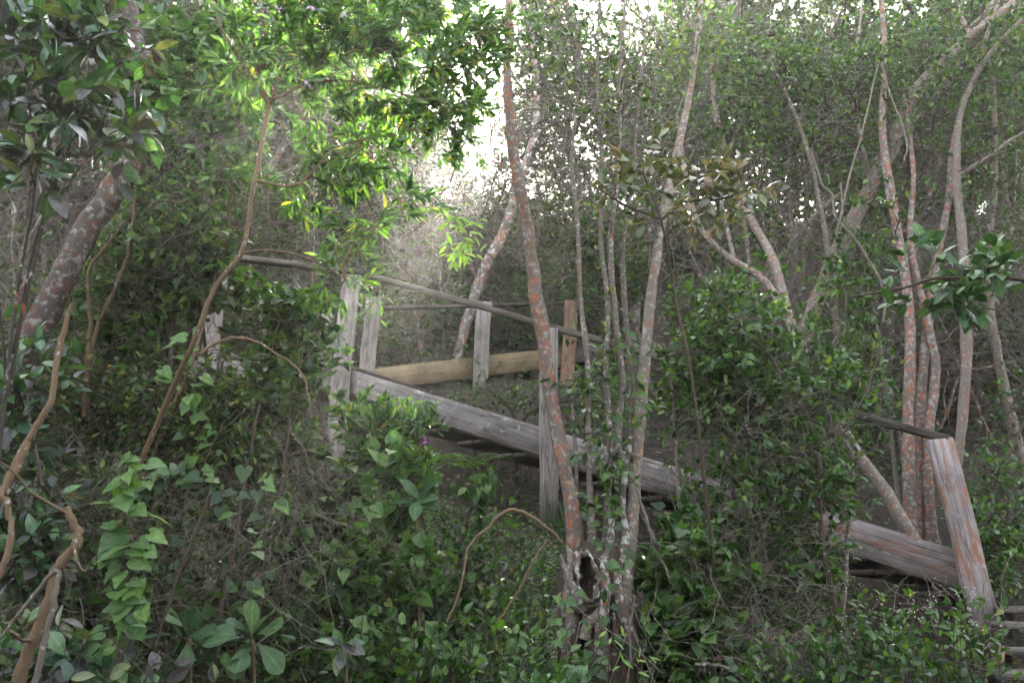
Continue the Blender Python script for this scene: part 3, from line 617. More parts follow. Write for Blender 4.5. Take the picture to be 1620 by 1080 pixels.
plant('red_stemmed_tree', 'clump of slim trunks blotched with red lichen behind the right stringer', 'tree',
      [[(1445, 880, 7.4, 32), (1440, 780, 7.4, 28), (1436, 660, 7.4, 26), (1440, 540, 7.45, 25), (1430, 420, 7.5, 23), (1408, 300, 7.6, 22), (1396, 200, 7.7, 18), (1400, 80, 7.8, 13), (1390, -40, 7.9, 9)],
       [(1462, 885, 7.5, 30), (1460, 780, 7.5, 26), (1455, 660, 7.5, 24), (1465, 540, 7.55, 22), (1480, 420, 7.6, 20), (1500, 320, 7.65, 18), (1510, 220, 7.7, 15), (1540, 120, 7.8, 11), (1580, 0, 7.9, 8)],
       [(1478, 880, 7.42, 34), (1468, 780, 7.4, 26), (1470, 680, 7.4, 25), (1480, 580, 7.45, 22), (1462, 490, 7.5, 19), (1440, 380, 7.6, 16), (1445, 270, 7.7, 13), (1430, 150, 7.8, 9)]],
      BM['red'], 'med', [(1430, 120, 7.8, 110, 90, .6), (1540, 170, 7.8, 80, 80, .5), (1400, 330, 7.6, 60, 60, .4)], 26, 7, .4, 7, 0, .006, seed=8, trunk='stem', n=34, ws=.7, k=11, tw_r=.0026)
plant('red_stemmed_tree', 'single slender trunk with red blotches rising behind the leaning bottom post', 'tree',
      [[(1500, 800, 7.2, 27), (1518, 700, 7.2, 25), (1528, 580, 7.25, 24), (1526, 470, 7.3, 24), (1522, 370, 7.4, 22), (1513, 270, 7.5, 20), (1522, 170, 7.6, 16), (1570, 80, 7.7, 12), (1640, 10, 7.8, 9)],
       [(1514, 280, 7.5, 12), (1560, 250, 7.5, 10), (1610, 215, 7.5, 8), (1680, 180, 7.5, 6)]],
      BM['faint'], 'small', [(1570, 260, 7.6, 70, 100, .4), (1590, 120, 7.7, 60, 80, .4)], 22, 6, .4, 8, 0, .006, seed=9, n=30, ws=.7, k=11, tw_r=.0026)
plant('slim_tree', 'thin reddish brown trunk near the right edge beyond the bottom post', 'tree',
      [[(1625, 760, 9.0, 20), (1600, 660, 9.0, 18), (1580, 570, 9.0, 16), (1566, 490, 9.0, 15), (1560, 400, 9.1, 13), (1575, 280, 9.2, 10), (1570, 100, 9.3, 7)]],
      BM['faint'], 'small', [(1590, 400, 9.1, 50, 90, .5)], 14, 6, .4, 8, 0, .006, seed=10, tw_r=.003)
plant('slim_tree', 'pinkish slanting trunk seen between the two handrails at the centre', 'tree',
      [[(715, 610, 12.6, 20), (735, 520, 12.6, 18), (765, 430, 12.6, 19), (800, 360, 12.6, 18), (825, 280, 12.7, 15), (850, 180, 12.9, 12), (840, 40, 13.0, 9)]],
      BM['far'], 'small', [(880, 220, 12.9, 50, 60, .6)], 8, 6, .5, 5, 0, .008, seed=11, tw_r=.004)
plant('dark_branching_tree', 'dark forked tree up behind the coppice stems, upper centre right', 'tree',
      [[(1045, 560, 10, 34), (1040, 440, 10, 28), (1030, 340, 10, 26), (1000, 260, 10, 24), (960, 200, 10.0, 20), (925, 130, 10.1, 16), (905, 60, 10.2, 12), (890, -40, 10.3, 9)],
       [(1030, 340, 10, 22), (1075, 260, 10, 22), (1110, 170, 10, 25), (1130, 105, 10.0, 24), (1155, 40, 10, 22), (1175, -40, 10, 20)],
       [(1140, 90, 10, 14), (1190, 60, 10, 11), (1230, 55, 10, 9), (1250, 90, 10, 7)]],
      BM['dark'], 'med', [(1110, 60, 10, 140, 80, .8), (950, 90, 10.2, 110, 90, .8), (1060, 190, 10, 130, 80, .6)], 46, 7, .5, 6, 0, .008, seed=12, tw_r=.0032)

plant('fresh_leaved_tree', 'slim tree with a tuft of fresh green leaves high in the right half', 'tree',
      [[(1330, 640, 8.2, 12), (1320, 480, 8.2, 11), (1300, 340, 8.1, 9), (1275, 230, 8.0, 7), (1240, 140, 7.9, 5), (1215, 90, 7.9, 3)]],
      BM['stem'], 'med', [(1230, 110, 7.9, 80, 40, .4), (1190, 150, 7.9, 60, 30, .3), (1260, 125, 7.9, 50, 40, .3)], 34, 5, .3, 7, 0, .005, seed=77, n=26)
# large-leaved bush, top left
plant('broadleaf_bush', 'bush of dark purplish broad leaves on thin upright stems in the top left corner', 'shrub',
      [[(-20, 1130, 3.3, 14), (-8, 800, 3.3, 12), (25, 480, 3.25, 10), (55, 300, 3.2, 9), (48, 180, 3.2, 7), (30, 60, 3.2, 5)],
       [(20, 560, 3.3, 12), (75, 330, 3.2, 9), (110, 230, 3.2, 7), (150, 120, 3.2, 5), (200, 40, 3.2, 4)],
       [(15, 620, 3.3, 11), (60, 370, 3.25, 10), (130, 260, 3.2, 8), (190, 130, 3.2, 5)],
       [(10, 600, 3.3, 10), (-10, 350, 3.2, 8), (10, 200, 3.2, 6), (60, 40, 3.2, 4)]],
      BM['dark'], 'broad', [(60, 110, 3.2, 90, 90, .3), (110, 210, 3.2, 100, 70, .3), (50, 250, 3.2, 70, 50, .3), (150, 60, 3.25, 90, 60, .3), (30, 30, 3.2, 80, 50, .3), (215, 200, 3.3, 30, 70, .2)], 36, 4, .16, 5, 300, .003, seed=13, trunk='stem', k=7, ws=.55)
# brown-olive branch right of centre
plant('olive_shrub', 'sparse shrub of brownish olive leaves right of the coppice stems', 'shrub',
      [[(1130, 900, 5.0, 6), (1095, 600, 4.8, 5), (1070, 480, 4.8, 5), (1055, 390, 4.7, 4), (1040, 330, 4.7, 4), (1020, 280, 4.7, 5)],
       [(1045, 350, 4.7, 5), (1080, 320, 4.7, 4), (1140, 315, 4.7, 4), (1180, 300, 4.7, 3)],
       [(1042, 345, 4.7, 5), (990, 325, 4.7, 4), (950, 300, 4.7, 3)]],
      BM['twigb'], 'brown', [(1050, 285, 4.7, 110, 40, .3), (960, 290, 4.7, 40, 30, .2), (1160, 295, 4.7, 40, 35, .2), (1085, 350, 4.7, 60, 35, .2)], 24, 4, .17, 4, 260, .003, seed=14, k=6)
# big-leaf spray at right
plant('broadleaf_branch', 'spray of big blue green leaves reaching in across the red trunks at right', 'shrub',
      [[(1700, 1000, 4.2, 16), (1690, 700, 4.2, 12), (1660, 480, 4.2, 9), (1600, 440, 4.2, 7), (1530, 440, 4.2, 6), (1480, 440, 4.2, 5), (1430, 455, 4.2, 5), (1340, 470, 4.2, 3)],
       [(1550, 440, 4.2, 5), (1570, 420, 4.2, 4), (1590, 400, 4.2, 3)]],
      BM['twigb'], 'blue', [(1470, 440, 4.2, 50, 45, .15), (1560, 440, 4.2, 45, 40, .15), (1450, 490, 4.2, 30, 25, .1), (1520, 480, 4.2, 60, 25, .15), (1450, 405, 4.2, 25, 15, .1)], 15, 3, .12, 5, 300, .003, seed=15, k=6)

# the thicket over the stairs, right of centre
plant('thicket_shrub', 'dense mound of small oval leaves swallowing the right half of the stair flight', 'shrub',
      [[(1180, 1120, 5.6, 20), (1180, 950, 5.7, 16), (1160, 800, 5.8, 12), (1150, 680, 5.9, 9), (1140, 560, 6.0, 6)],
       [(1240, 1120, 5.6, 18), (1260, 940, 5.7, 14), (1270, 800, 5.8, 11), (1290, 680, 5.9, 8), (1300, 570, 6.0, 5)],
       [(1110, 1120, 5.5, 16), (1090, 980, 5.6, 13), (1080, 850, 5.7, 10), (1070, 700, 5.8, 8), (1060, 560, 5.9, 5)],
       [(1300, 1100, 5.5, 14), (1330, 980, 5.6, 11), (1340, 860, 5.7, 8), (1350, 740, 5.8, 5)]],
      BM['stem'], 'med', [(1170, 590, 5.9, 130, 110, .45), (1260, 640, 5.9, 120, 110, .4), (1120, 500, 6.0, 90, 60, .3, .8), (1240, 740, 5.7, 100, 100, .4), (1310, 740, 5.7, 60, 90, .3, .7), (1130, 650, 5.8, 50, 60, .3, .8), (1110, 770, 5.6, 60, 40, .3, .35), (1200, 900, 5.5, 120, 90, .35, .7), (1270, 900, 5.5, 80, 110, .3, .7), (1340, 600, 6.0, 60, 60, .3, .6)],
      215, 6, .24, 7, 300, .005, seed=16, trunk='stem', k=8, tmat=BM['twig'], bare=900, min_px=8)
plant('climbing_vine', 'mid green broader leaves scrambling over the top of the right thicket', 'vine',
      [[(1330, 1000, 5.3, 9), (1300, 850, 5.3, 8), (1290, 700, 5.4, 6), (1230, 580, 5.5, 5), (1140, 480, 5.6, 4)], [(1300, 720, 5.4, 5), (1360, 640, 5.5, 4), (1390, 560, 5.6, 3)]],
      BM['twigb'], 'med', [(1260, 650, 5.4, 110, 60, .2), (1170, 560, 5.5, 100, 60, .2), (1340, 640, 5.5, 50, 60, .2), (1240, 760, 5.3, 90, 70, .2), (1110, 470, 5.7, 60, 40, .2), (1270, 450, 6.2, 70, 60, .3)], 80, 4, .18, 5, 300, .0025, seed=17, trunk='stem', k=6)

# lower right flowering herbs
def herb(name, label, cat, cx, cy, Y, rx, ry, rd, n_st, per, sp, n_single, seed, h_px=110, mat='twigb', group=None, flowers=0, lime=None):
    rg = np.random.default_rng(seed); x = cx+rx*rg.uniform(-1, 1, n_st); yb = Y+rd*rg.uniform(-1, 1, n_st)
    base = P(x, np.full(n_st, cy+h_px*.6), yb); base[:, 2] = np.minimum(base[:, 2], ground(base[:, 0], base[:, 1]))
    topz = P(x, cy+ry*rg.uniform(-1, .8, n_st), yb); ln = np.maximum(topz[:, 2]-base[:, 2], .08)
    tw = walk(rg, base, np.tile([0, -.08, 1.], (n_st, 1))+.22*rg.normal(size=(n_st, 3)), ln*1.05, 7, .14, .05)
    org = np.array([base[:, 0].mean(), base[:, 1].mean(), float(ground(base[:, 0].mean(), base[:, 1].mean()))]); root = thing(name, label, cat, org, group)
    mb = MB(); mb.tube(tw, np.linspace(1, .4, 7)[None]*.003*(.6+.7*rg.random((n_st, 1))), 4); mb.build('stems', BM[mat], root, org, 'stuff')
    lv = Leaves(); leaf_on(rg, lv, tw, per, sp, .2); sh, hi, m_, *_ = SP[sp]; link_leaves(root, org, lv, sh, m_, hi, n_single, 8)
    for i in range(flowers):
        t = tw[rg.integers(0, n_st), -1]; f = MB(); nfl = 26
        pp = t+rg.normal(size=(nfl, 3))*np.array([.035, .035, .03])+np.array([0, 0, .03]); leaf_geo(f, 'kite', pp, nz(rg.normal(size=(nfl, 3))), nz(rg.normal(size=(nfl, 3))+[0, 0, 1]), rg.uniform(.008, .016, nfl), rg.random(nfl))
        f.build('flower_head', LM['pink'], root, org, 'stuff')
    return root
herb('flowering_herb', 'leafy herbs with pale pink flower heads below the leaning bottom post', 'herb', 1450, 985, 5.2, 120, 60, .3, 110, 9, 'med', 300, 20, flowers=12)
herb('leafy_herb', 'dark leafy herbs under the thicket at the bottom edge, right of the stump', 'herb', 1250, 1040, 4.9, 130, 50, .3, 100, 9, 'med', 250, 21)
herb('leafy_herb', 'bright round-leaved herbs carpeting the bottom centre, left of the stump', 'herb', 760, 1010, 4.75, 110, 45, .3, 130, 8, 'med', 300, 22)
herb('leafy_herb', 'tufts of small round leaves at the very bottom, under the round-leaved herbs', 'herb', 850, 1065, 4.3, 60, 25, .15, 30, 8, 'blue', 150, 23)
herb('leafy_herb', 'mixed green herbs between the rosette plant and the round-leaved herbs', 'herb', 600, 1020, 4.8, 90, 55, .3, 80, 8, 'ivy', 250, 24)
herb('leafy_herb', 'fresh green herbs around the foot of the dark ivy strand, above the rosettes', 'herb', 400, 900, 5.0, 130, 60, .3, 90, 9, 'ivy', 200, 86)
herb('leafy_herb', 'fresh leafy herbs on the bank below the first post', 'herb', 520, 860, 5.4, 110, 60, .3, 90, 9, 'bright', 200, 87)
herb('leafy_herb', 'low green herbs between the bright ivy strand and the snapped liana', 'herb', 160, 900, 4.7, 110, 70, .3, 80, 9, 'ivy', 200, 88)
herb('leafy_herb', 'dark herbs behind the fallen leaves in the bottom left corner', 'herb', 90, 1030, 4.0, 130, 70, .3, 80, 8, 'broad', 250, 25)

# bush in front of the top left end of the stringer, with a purple flower
r_, o_ = plant('flowering_shrub', 'low bushy shrub of narrow leaves with one purple flower, before the stair flight', 'shrub',
      [[(610, 960, 5.6, 14), (615, 850, 5.6, 11), (620, 760, 5.55, 9), (615, 690, 5.5, 6)], [(618, 800, 5.6, 8), (650, 730, 5.5, 6), (665, 690, 5.5, 4)], [(612, 860, 5.6, 7), (580, 760, 5.55, 5), (575, 700, 5.5, 4)]],
      BM['brown'], 'poly', [(610, 690, 5.5, 55, 55, .25), (650, 700, 5.45, 45, 40, .2), (575, 680, 5.5, 35, 45, .2), (620, 740, 5.45, 60, 40, .2)], 50, 5, .15, 12, 300, .003, seed=26, k=6, up=.1)
f = MB(); pc = P(675, 697, 5.25); leaf_geo(f, 'oval', np.tile(pc, (7, 1)), nz(np.random.default_rng(5).normal(size=(7, 3))), nz(np.random.default_rng(6).normal(size=(7, 3))), np.full(7, .03), np.linspace(0, 1, 7)); f.build('flower', LM['purple'], r_, o_)
plant('ivy_vine', 'bright ivy tumbling over the right side of the low bushy shrub', 'vine',
      [[(690, 960, 5.2, 7), (680, 860, 5.2, 6), (655, 780, 5.2, 5), (640, 720, 5.25, 4)]],
      BM['twigb'], 'bright', [(650, 770, 5.2, 45, 60, .15), (670, 720, 5.2, 25, 30, .1), (610, 800, 5.2, 50, 60, .15), (640, 870, 5.1, 60, 60, .15)], 20, 3, .16, 5, 250, .002, seed=27, k=5)
# drooping little plant
rg = np.random.default_rng(28); root = thing('drooping_plant', 'wilting little plant with hanging yellowish leaves in the clearing before the post', 'plant', P(735, 960, 5.6)); org = np.array(root.location)
pts_, R_ = spine([(735, 965, 5.6, 6), (728, 900, 5.6, 6), (735, 840, 5.6, 5), (750, 790, 5.6, 4), (772, 770, 5.6, 3)], 14)
mb = MB(); mb.tube(pts_, R_, 5); br = walk(rg, pts_[rg.integers(4, 14, 16)], nz(rg.normal(size=(16, 3))+[0, 0, .3]), rg.uniform(.08, .2, 16), 5, .2, -.15); mb.tube(br, np.full((16, 5), .002), 4); mb.build('stem', BM['twigb'], root, org)
lv = Leaves(); bp_ = br[np.arange(16).repeat(6), rg.integers(1, 5, 96)]; lv.add(bp_, np.tile([0, 0, -1.], (96, 1))+.3*rg.normal(size=(96, 3)), np.tile([0, -1., .2], (96, 1))+.5*rg.normal(size=(96, 3)), rg.uniform(.04, .075, 96), rg.random(96)); link_leaves(root, org, lv, 'oval', 'cover', 'oval_hi', 96, 5)
lv = Leaves(); lv.add(bp_+.02*rg.normal(size=bp_.shape), np.tile([0, 0, -1.], (96, 1))+.4*rg.normal(size=(96, 3)), np.tile([0, -1., .2], (96, 1))+.5*rg.normal(size=(96, 3)), rg.uniform(.05, .08, 96), rg.random(96)*.4); link_leaves(root, org, lv, 'oval', 'small', 'oval_hi', 96, 5)

# rosettes of big round leaves, bottom left
def rosette(label, cx, cy, Y, n, size, seed, mat='blue', shape='spoon_hi', name='rosette_plant', spread=.9, group=None):
    rg = np.random.default_rng(seed); c = P(cx, cy, Y); root = thing(name, label, 'plant', [c[0], c[1], float(ground(c[0], c[1]))], group); org = np.array(root.location)
    mb = MB(); mb.tube(smooth([c+np.array([.03, .05, org[2]-c[2]-.03]), c+np.array([.02, .02, (org[2]-c[2])*.5]), c], 8), np.linspace(.012, .007, 8), 6); mb.build('stem', BM['brown'], root, org)
    for i in range(n):
        a = i*2.4+rg.uniform(-.3, .3); f_ = (i+.5)/n; out = spread*(.75+.4*f_)
        d = nz(np.array([cos(a)*out, -.35*(1.2-f_)-.25, sin(a)*out*.75+.25*(1-f_)])); nn = np.array([0, -.75, .65])+np.array([.6*cos(a), 0, .5*sin(a)])*.5+.3*rg.normal(size=3); nn = nz(nn-(nn@d)*d); sd = np.cross(nn, d); z = size*rg.uniform(.7, 1.15)
        o = bpy.data.objects.new('leaf', unit_leaf(shape, mat, int(rg.integers(0, 8)))); C.objects.link(o); o.parent = root; q = c-org+d*.012+.01*rg.normal(size=3)
        o.matrix_basis = Matrix(((d[0]*z, sd[0]*z, nn[0]*z, q[0]), (d[1]*z, sd[1]*z, nn[1]*z, q[1]), (d[2]*z, sd[2]*z, nn[2]*z, q[2]), (0, 0, 0, 1)))
    return root
rosette('rosette of large round leaves at the bottom left, left one of the glossy pair', 300, 1005, 4.15, 9, .14, 30)
rosette('rosette of large paddle leaves beside the round-leaved rosette, to its right', 400, 1010, 4.1, 9, .155, 31)
rosette('grey leaf whorl showing dull undersides in the dark gap under the landing', 395, 640, 6.5, 7, .15, 32, 'brown', 'oval_hi', spread=1.2)
rosette('small whorl of greyish leaves just above the landing rail, among thin twigs', 485, 470, 5.6, 6, .12, 33, 'blue', 'oval_hi')
rosette('dull purplish leaf whorl in the bottom left corner', 120, 1040, 3.9, 10, .12, 34, 'dark', 'oval_hi')
rosette('dull purplish leaf whorl at the bottom, right of the rosettes', 545, 1020, 4.3, 10, .11, 35, 'dark', 'oval_hi')
rosette('whorl of large pale leaves hanging from the low bushy shrub', 660, 790, 5.1, 7, .13, 36, 'blue', 'oval_hi')

# ivy strands: (px, py) path, leaves as parts
def strand(label, path, Y, step_px, size, mat, seed, shape='heart', name='ivy_strand', side=14, group=None):
    rg = np.random.default_rng(seed); n = max(6, int(np.abs(np.diff(np.array(path, float), axis=0)).sum()/step_px))
    q = smooth([(x, y, Y, 2.5) for x, y in path], n); pts = P(q[:, 0], q[:, 1], q[:, 2]); org = pts[-1].copy(); root = thing(name, label, 'vine', org, group)
    MB().tube(pts, np.full(n, .0022), 5).build('stem', BM['twigb'], root, org)
    for i in range(n):
        for r in range(2 if rg.random() < .5 else 1):
            z = size*rg.uniform(.6, 1.15); d = nz(np.array([rg.normal()*.9, -.35+rg.normal()*.3, -.45+rg.normal()*.3])); nn = np.array([.1*rg.normal(), -.8, .8])+.3*rg.normal(size=3); nn = nz(nn-(nn@d)*d); sd = np.cross(nn, d)
            p = pts[i]+d*.02+np.array([rg.normal()*pxs(side, Y)*.6, -.02, rg.normal()*.01])-org
            o = bpy.data.objects.new('leaf', unit_leaf(shape, mat, int(rg.integers(0, 8)))); C.objects.link(o); o.parent = root
            o.matrix_basis = Matrix(((d[0]*z, sd[0]*z, nn[0]*z, p[0]), (d[1]*z, sd[1]*z, nn[1]*z, p[1]), (d[2]*z, sd[2]*z, nn[2]*z, p[2]), (0, 0, 0, 1)))
strand('bright green ivy strand hanging straight down at the lower left', [(225, 715), (205, 780), (225, 830), (200, 880), (210, 940), (190, 1000), (195, 1090)], 3.9, 12, .085, 'bright', 40, side=24)
strand('short ivy strand of dark heart leaves above the rosettes', [(410, 730), (420, 800), (415, 870), (400, 930)], 4.3, 20, .075, 'ivy', 41, side=26)
strand('arched spray of dark heart leaves right of the bright ivy strand', [(235, 770), (280, 735), (330, 755), (370, 800)], 4.2, 11, .07, 'ivy', 42, side=20)
strand('ivy strand with fresh leaves crossing left of the landing post', [(300, 520), (290, 580), (300, 650), (330, 700)], 4.6, 14, .07, 'bright', 43, side=26)
strand('thin ivy strand down the coppice stems', [(985, 520), (1000, 620), (965, 700), (975, 790), (960, 860)], 4.9, 24, .05, 'ivy', 44, side=20)
strand('yellow green shoot standing up before the stump base', [(975, 980), (965, 1020), (962, 1100)], 4.4, 14, .06, 'lime', 45, 'lance_hi', 'young_shoot', 14)
strand('young shoot at the bottom edge just right of the stump', [(1010, 1020), (1015, 1050), (1020, 1100)], 4.4, 14, .055, 'lime', 46, 'lance_hi', 'young_shoot', 12)
strand('leafy sprig coloured lime to look sunlit, beside the handrail', [(705, 330), (735, 355), (740, 385), (720, 410)], 4.5, 2.2, .07, 'lime', 47, 'lance_hi', 'leafy_sprig', 26)
strand('small fresh sprig over the left end of the front handrail', [(520, 420), (555, 440), (590, 470), (575, 500)], 4.6, 4, .06, 'cover', 48, 'lance_hi', 'leafy_sprig', 26)
strand('dangling leafy sprig under the shrub crown, left of the light beam', [(640, 200), (690, 215), (735, 225), (755, 215)], 4.6, 3, .065, 'glossy', 49, 'lance_hi', 'leafy_sprig', 20)

# lianas and bare stems
def liana(label, pts, mat, seed, name='liana', forks=0, cat='vine', group=None, amp=.12):
    rg = np.random.default_rng(seed); p, R = spine(pts, 30); R = R*(.72 if name == 'bare_sapling' else .85); p += .0025*rg.normal(size=p.shape); org = p[0].copy(); root = thing(name, label, cat, org, group)
    mb = MB(); rough_tube(rg, mb, p, R, 8, amp); mb.build('stem', BM[mat], root, org)
    if forks:
        s = p[rg.integers(4, 28, forks)]; w = walk(rg, s, nz(rg.normal(size=(forks, 3))), rg.uniform(.15, .5, forks), 8, .35, 0); mb = MB(); mb.tube(w, np.linspace(1, .4, 8)[None]*R.mean()*.35*np.ones((forks, 1)), 4); mb.build('twigs', BM[mat], root, org, 'stuff')
liana('smooth tan liana snaking down in front of the big leaning trunk', [(-15, 810, 3.8, 14), (20, 745, 3.8, 13), (52, 680, 3.8, 13), (78, 640, 3.8, 12), (92, 560, 3.8, 12), (112, 480, 3.8, 8)], 'tan', 50)
liana('thick brown liana with a snapped top, bottom left', [(20, 1110, 3.6, 26), (45, 1030, 3.6, 24), (75, 960, 3.6, 22), (90, 900, 3.6, 20), (122, 860, 3.6, 19), (120, 835, 3.6, 16), (104, 802, 3.6, 14)], 'brown', 51, forks=3)
liana('bent grey liana beside the snapped one', [(50, 1100, 3.4, 12), (72, 1010, 3.4, 11), (88, 940, 3.4, 10), (86, 905, 3.4, 9), (30, 970, 3.4, 7), (-20, 1040, 3.4, 6)], 'twig', 52)
liana('rust coloured liana rising along the left edge', [(-10, 930, 3.7, 13), (16, 860, 3.7, 12), (14, 800, 3.7, 11), (5, 780, 3.7, 12), (30, 735, 3.7, 13), (45, 700, 3.7, 11)], 'tan', 53)
liana('pale twig leaning through the lower left, left of the rosettes', [(228, 1080, 4.0, 5), (262, 970, 4.0, 7), (285, 900, 4.0, 8), (310, 840, 4.0, 7), (333, 780, 4.0, 6)], 'twigb', 54, 'bare_sapling', 4, 'branch')
liana('greyish sapling stem behind the pale leaning twig', [(340, 1000, 4.6, 13), (356, 930, 4.6, 12), (372, 850, 4.6, 10), (392, 740, 4.7, 8), (410, 640, 4.8, 6)], 'twigb', 55, 'bare_sapling', 4, 'branch')
liana('thin grey stem right of the greyish sapling stem', [(405, 1000, 4.7, 8), (420, 920, 4.7, 7), (430, 840, 4.7, 6), (450, 740, 4.7, 5), (460, 640, 4.7, 4)], 'twigb', 56, 'bare_sapling', 3, 'branch')
liana('thin forked brown sapling stem right of the big leaning trunk', [(132, 660, 4.9, 14), (138, 580, 4.9, 12), (142, 500, 4.9, 10), (140, 430, 4.9, 8), (160, 400, 4.9, 6), (200, 350, 4.9, 5)], 'brown', 57, 'bare_sapling', 3, 'branch')
liana('thin brown sapling stem slanting right behind the forked one', [(140, 640, 5.0, 11), (150, 530, 5.0, 11), (185, 450, 5.0, 10), (205, 390, 5.0, 9), (215, 300, 5.0, 8)], 'brown', 58, 'bare_sapling', 2, 'branch')
liana('arched tan branch bowing over the left side of the landing', [(318, 560, 4.4, 8), (350, 538, 4.4, 7), (395, 537, 4.4, 6), (440, 560, 4.4, 5), (480, 595, 4.4, 4), (490, 640, 4.4, 3)], 'tan', 59, 'bare_sapling', 5, 'branch')
liana('arched dead twig bent like a hoop over the clearing', [(708, 985, 5.0, 5), (728, 930, 5.0, 5), (742, 865, 5.0, 5.5), (770, 835, 5.0, 5.5), (800, 808, 5.0, 6), (825, 809, 5.0, 6), (860, 830, 5.0, 5.5), (892, 858, 5.0, 5)], 'tan', 60, 'dead_twig', 0, 'branch')
liana('second dead twig slanting inside the hoop-like one', [(785, 985, 5.0, 4), (820, 935, 5.0, 4), (845, 885, 5.0, 4), (868, 850, 5.0, 4)], 'tan', 61, 'dead_twig', 0, 'branch')
liana('white fallen branch curving at the bottom edge right of the stump', [(1100, 1050, 4.6, 5), (1130, 1052, 4.6, 6), (1160, 1060, 4.6, 6), (1185, 1085, 4.6, 6)], 'twig', 62, 'dead_twig', 1, 'branch')
liana('slanting grey root from the stump stems down to the right', [(1005, 770, 4.9, 6), (1022, 820, 4.9, 8), (1040, 870, 4.9, 8), (1060, 915, 4.9, 5)], 'twig', 63, 'bare_sapling', 1, 'root')
liana('kinked pale liana hanging free at upper centre', [(985, -20, 5.0, 3), (982, 60, 5.0, 4), (981, 120, 5.0, 4), (978, 145, 5.0, 4), (965, 155, 5.0, 4), (945, 165, 5.0, 3)], 'twig', 64)
liana('wriggling pale liana hanging in the middle of the right half', [(1285, 240, 6.0, 4), (1300, 290, 6.0, 5), (1318, 310, 6.0, 5), (1322, 345, 6.0, 4), (1350, 375, 6.0, 5), (1385, 430, 6.0, 5), (1400, 470, 6.0, 5), (1398, 510, 6.0, 4)], 'twig', 65)
liana('second wriggling liana beside it, ending in the thicket', [(1330, 290, 6.1, 4), (1332, 330, 6.1, 4), (1325, 360, 6.1, 4), (1390, 100, 6.3, 3)], 'twig', 66)
liana('long thin pale liana looped in front of the pale leaning tree', [(1395, 100, 7.0, 4), (1408, 150, 7.0, 4), (1425, 190, 7.0, 4), (1435, 230, 7.0, 4), (1430, 255, 7.0, 3)], 'twig', 67)
liana('brown stem rising left of the landing post among leaves', [(230, 760, 4.8, 12), (255, 690, 4.8, 11), (300, 580, 4.9, 10), (330, 480, 5.0, 9), (355, 380, 5.1, 7), (370, 270, 5.2, 6)], 'brown', 68, 'bare_sapling', 4, 'branch')
liana('grey sapling stem under the landing whorl', [(405, 760, 6.6, 16), (412, 700, 6.6, 15), (420, 640, 6.6, 12), (428, 580, 6.6, 10), (395, 420, 6.6, 8)], 'stem', 69, 'bare_sapling', 4, 'branch')

# leafy tangles filling the left half: each a scrambling shrub of its own
tang = [
 ('dark tangled shrub around the foot of the big leaning trunk', 'small', [(60, 700, 5.2, 130, 120, .4), (160, 620, 5.3, 120, 110, .4)], 120, 5.6),
 ('leafy scrambler filling the gap between the big trunk and the brown forked stem', 'ivy', [(200, 500, 5.3, 90, 110, .4), (230, 400, 5.4, 90, 80, .4), (310, 430, 5.2, 50, 100, .3)], 90, 5.6),
 ('small-leaved scrambler hanging behind the forked stem at upper left', 'med', [(300, 300, 5.0, 90, 110, .4), (350, 200, 5.0, 60, 90, .4), (250, 330, 5.2, 70, 60, .3)], 80, 5.4),
 ('dark leafy bush under the forked stem at the middle left', 'small', [(250, 660, 4.9, 110, 80, .3), (330, 640, 5.0, 60, 60, .3), (330, 740, 4.9, 120, 60, .3)], 110, 5.2),
 ('leafy tangle below the landing, left of the first post', 'ivy', [(430, 640, 5.4, 80, 50, .3), (390, 700, 5.3, 80, 60, .3), (480, 560, 5.4, 60, 60, .3), (450, 500, 5.5, 60, 50, .3)], 70, 5.5),
 ('twiggy undergrowth in the lower left behind the ivy strand', 'small', [(150, 830, 4.8, 140, 90, .3), (280, 850, 4.9, 110, 80, .3), (110, 930, 4.7, 140, 80, .3)], 110, 4.9),
 ('broad dull leaves crowding the left edge under the tan liana', 'broad', [(30, 850, 4.2, 70, 120, .3), (30, 640, 4.3, 60, 80, .3)], 26, 4.3),
 ('sparse leafy scrambler before the first post', 'ivy', [(500, 760, 5.3, 80, 70, .3), (470, 850, 5.2, 110, 60, .3), (540, 900, 5.1, 80, 50, .3)], 50, 5.2),
 ('scrambling shrub at the foot of the thicket, right of the stump', 'ivy', [(1080, 900, 5.1, 70, 80, .25), (1090, 1010, 5.0, 80, 60, .25)], 46, 5.1),
 ('leafy shrub behind the leaning bottom post', 'med', [(1590, 800, 7.2, 60, 90, .4), (1560, 880, 6.9, 60, 70, .3), (1610, 660, 7.8, 50, 70, .4)], 60, 7.0),
 ('leafy shrub between the pale leaning tree and the red clump', 'med', [(1370, 420, 8.0, 70, 70, .4), (1340, 500, 7.8, 60, 50, .3), (1400, 640, 7.8, 50, 60, .3)], 50, 7.9),
 ('leafy shrub spreading under the upper flight behind the front stringer', 'small', [(800, 628, 9.7, 60, 22, .3), (860, 636, 9.6, 70, 28, .3), (740, 640, 9.9, 40, 18, .3), (950, 645, 9.4, 60, 40, .3)], 70, 9.7),
]
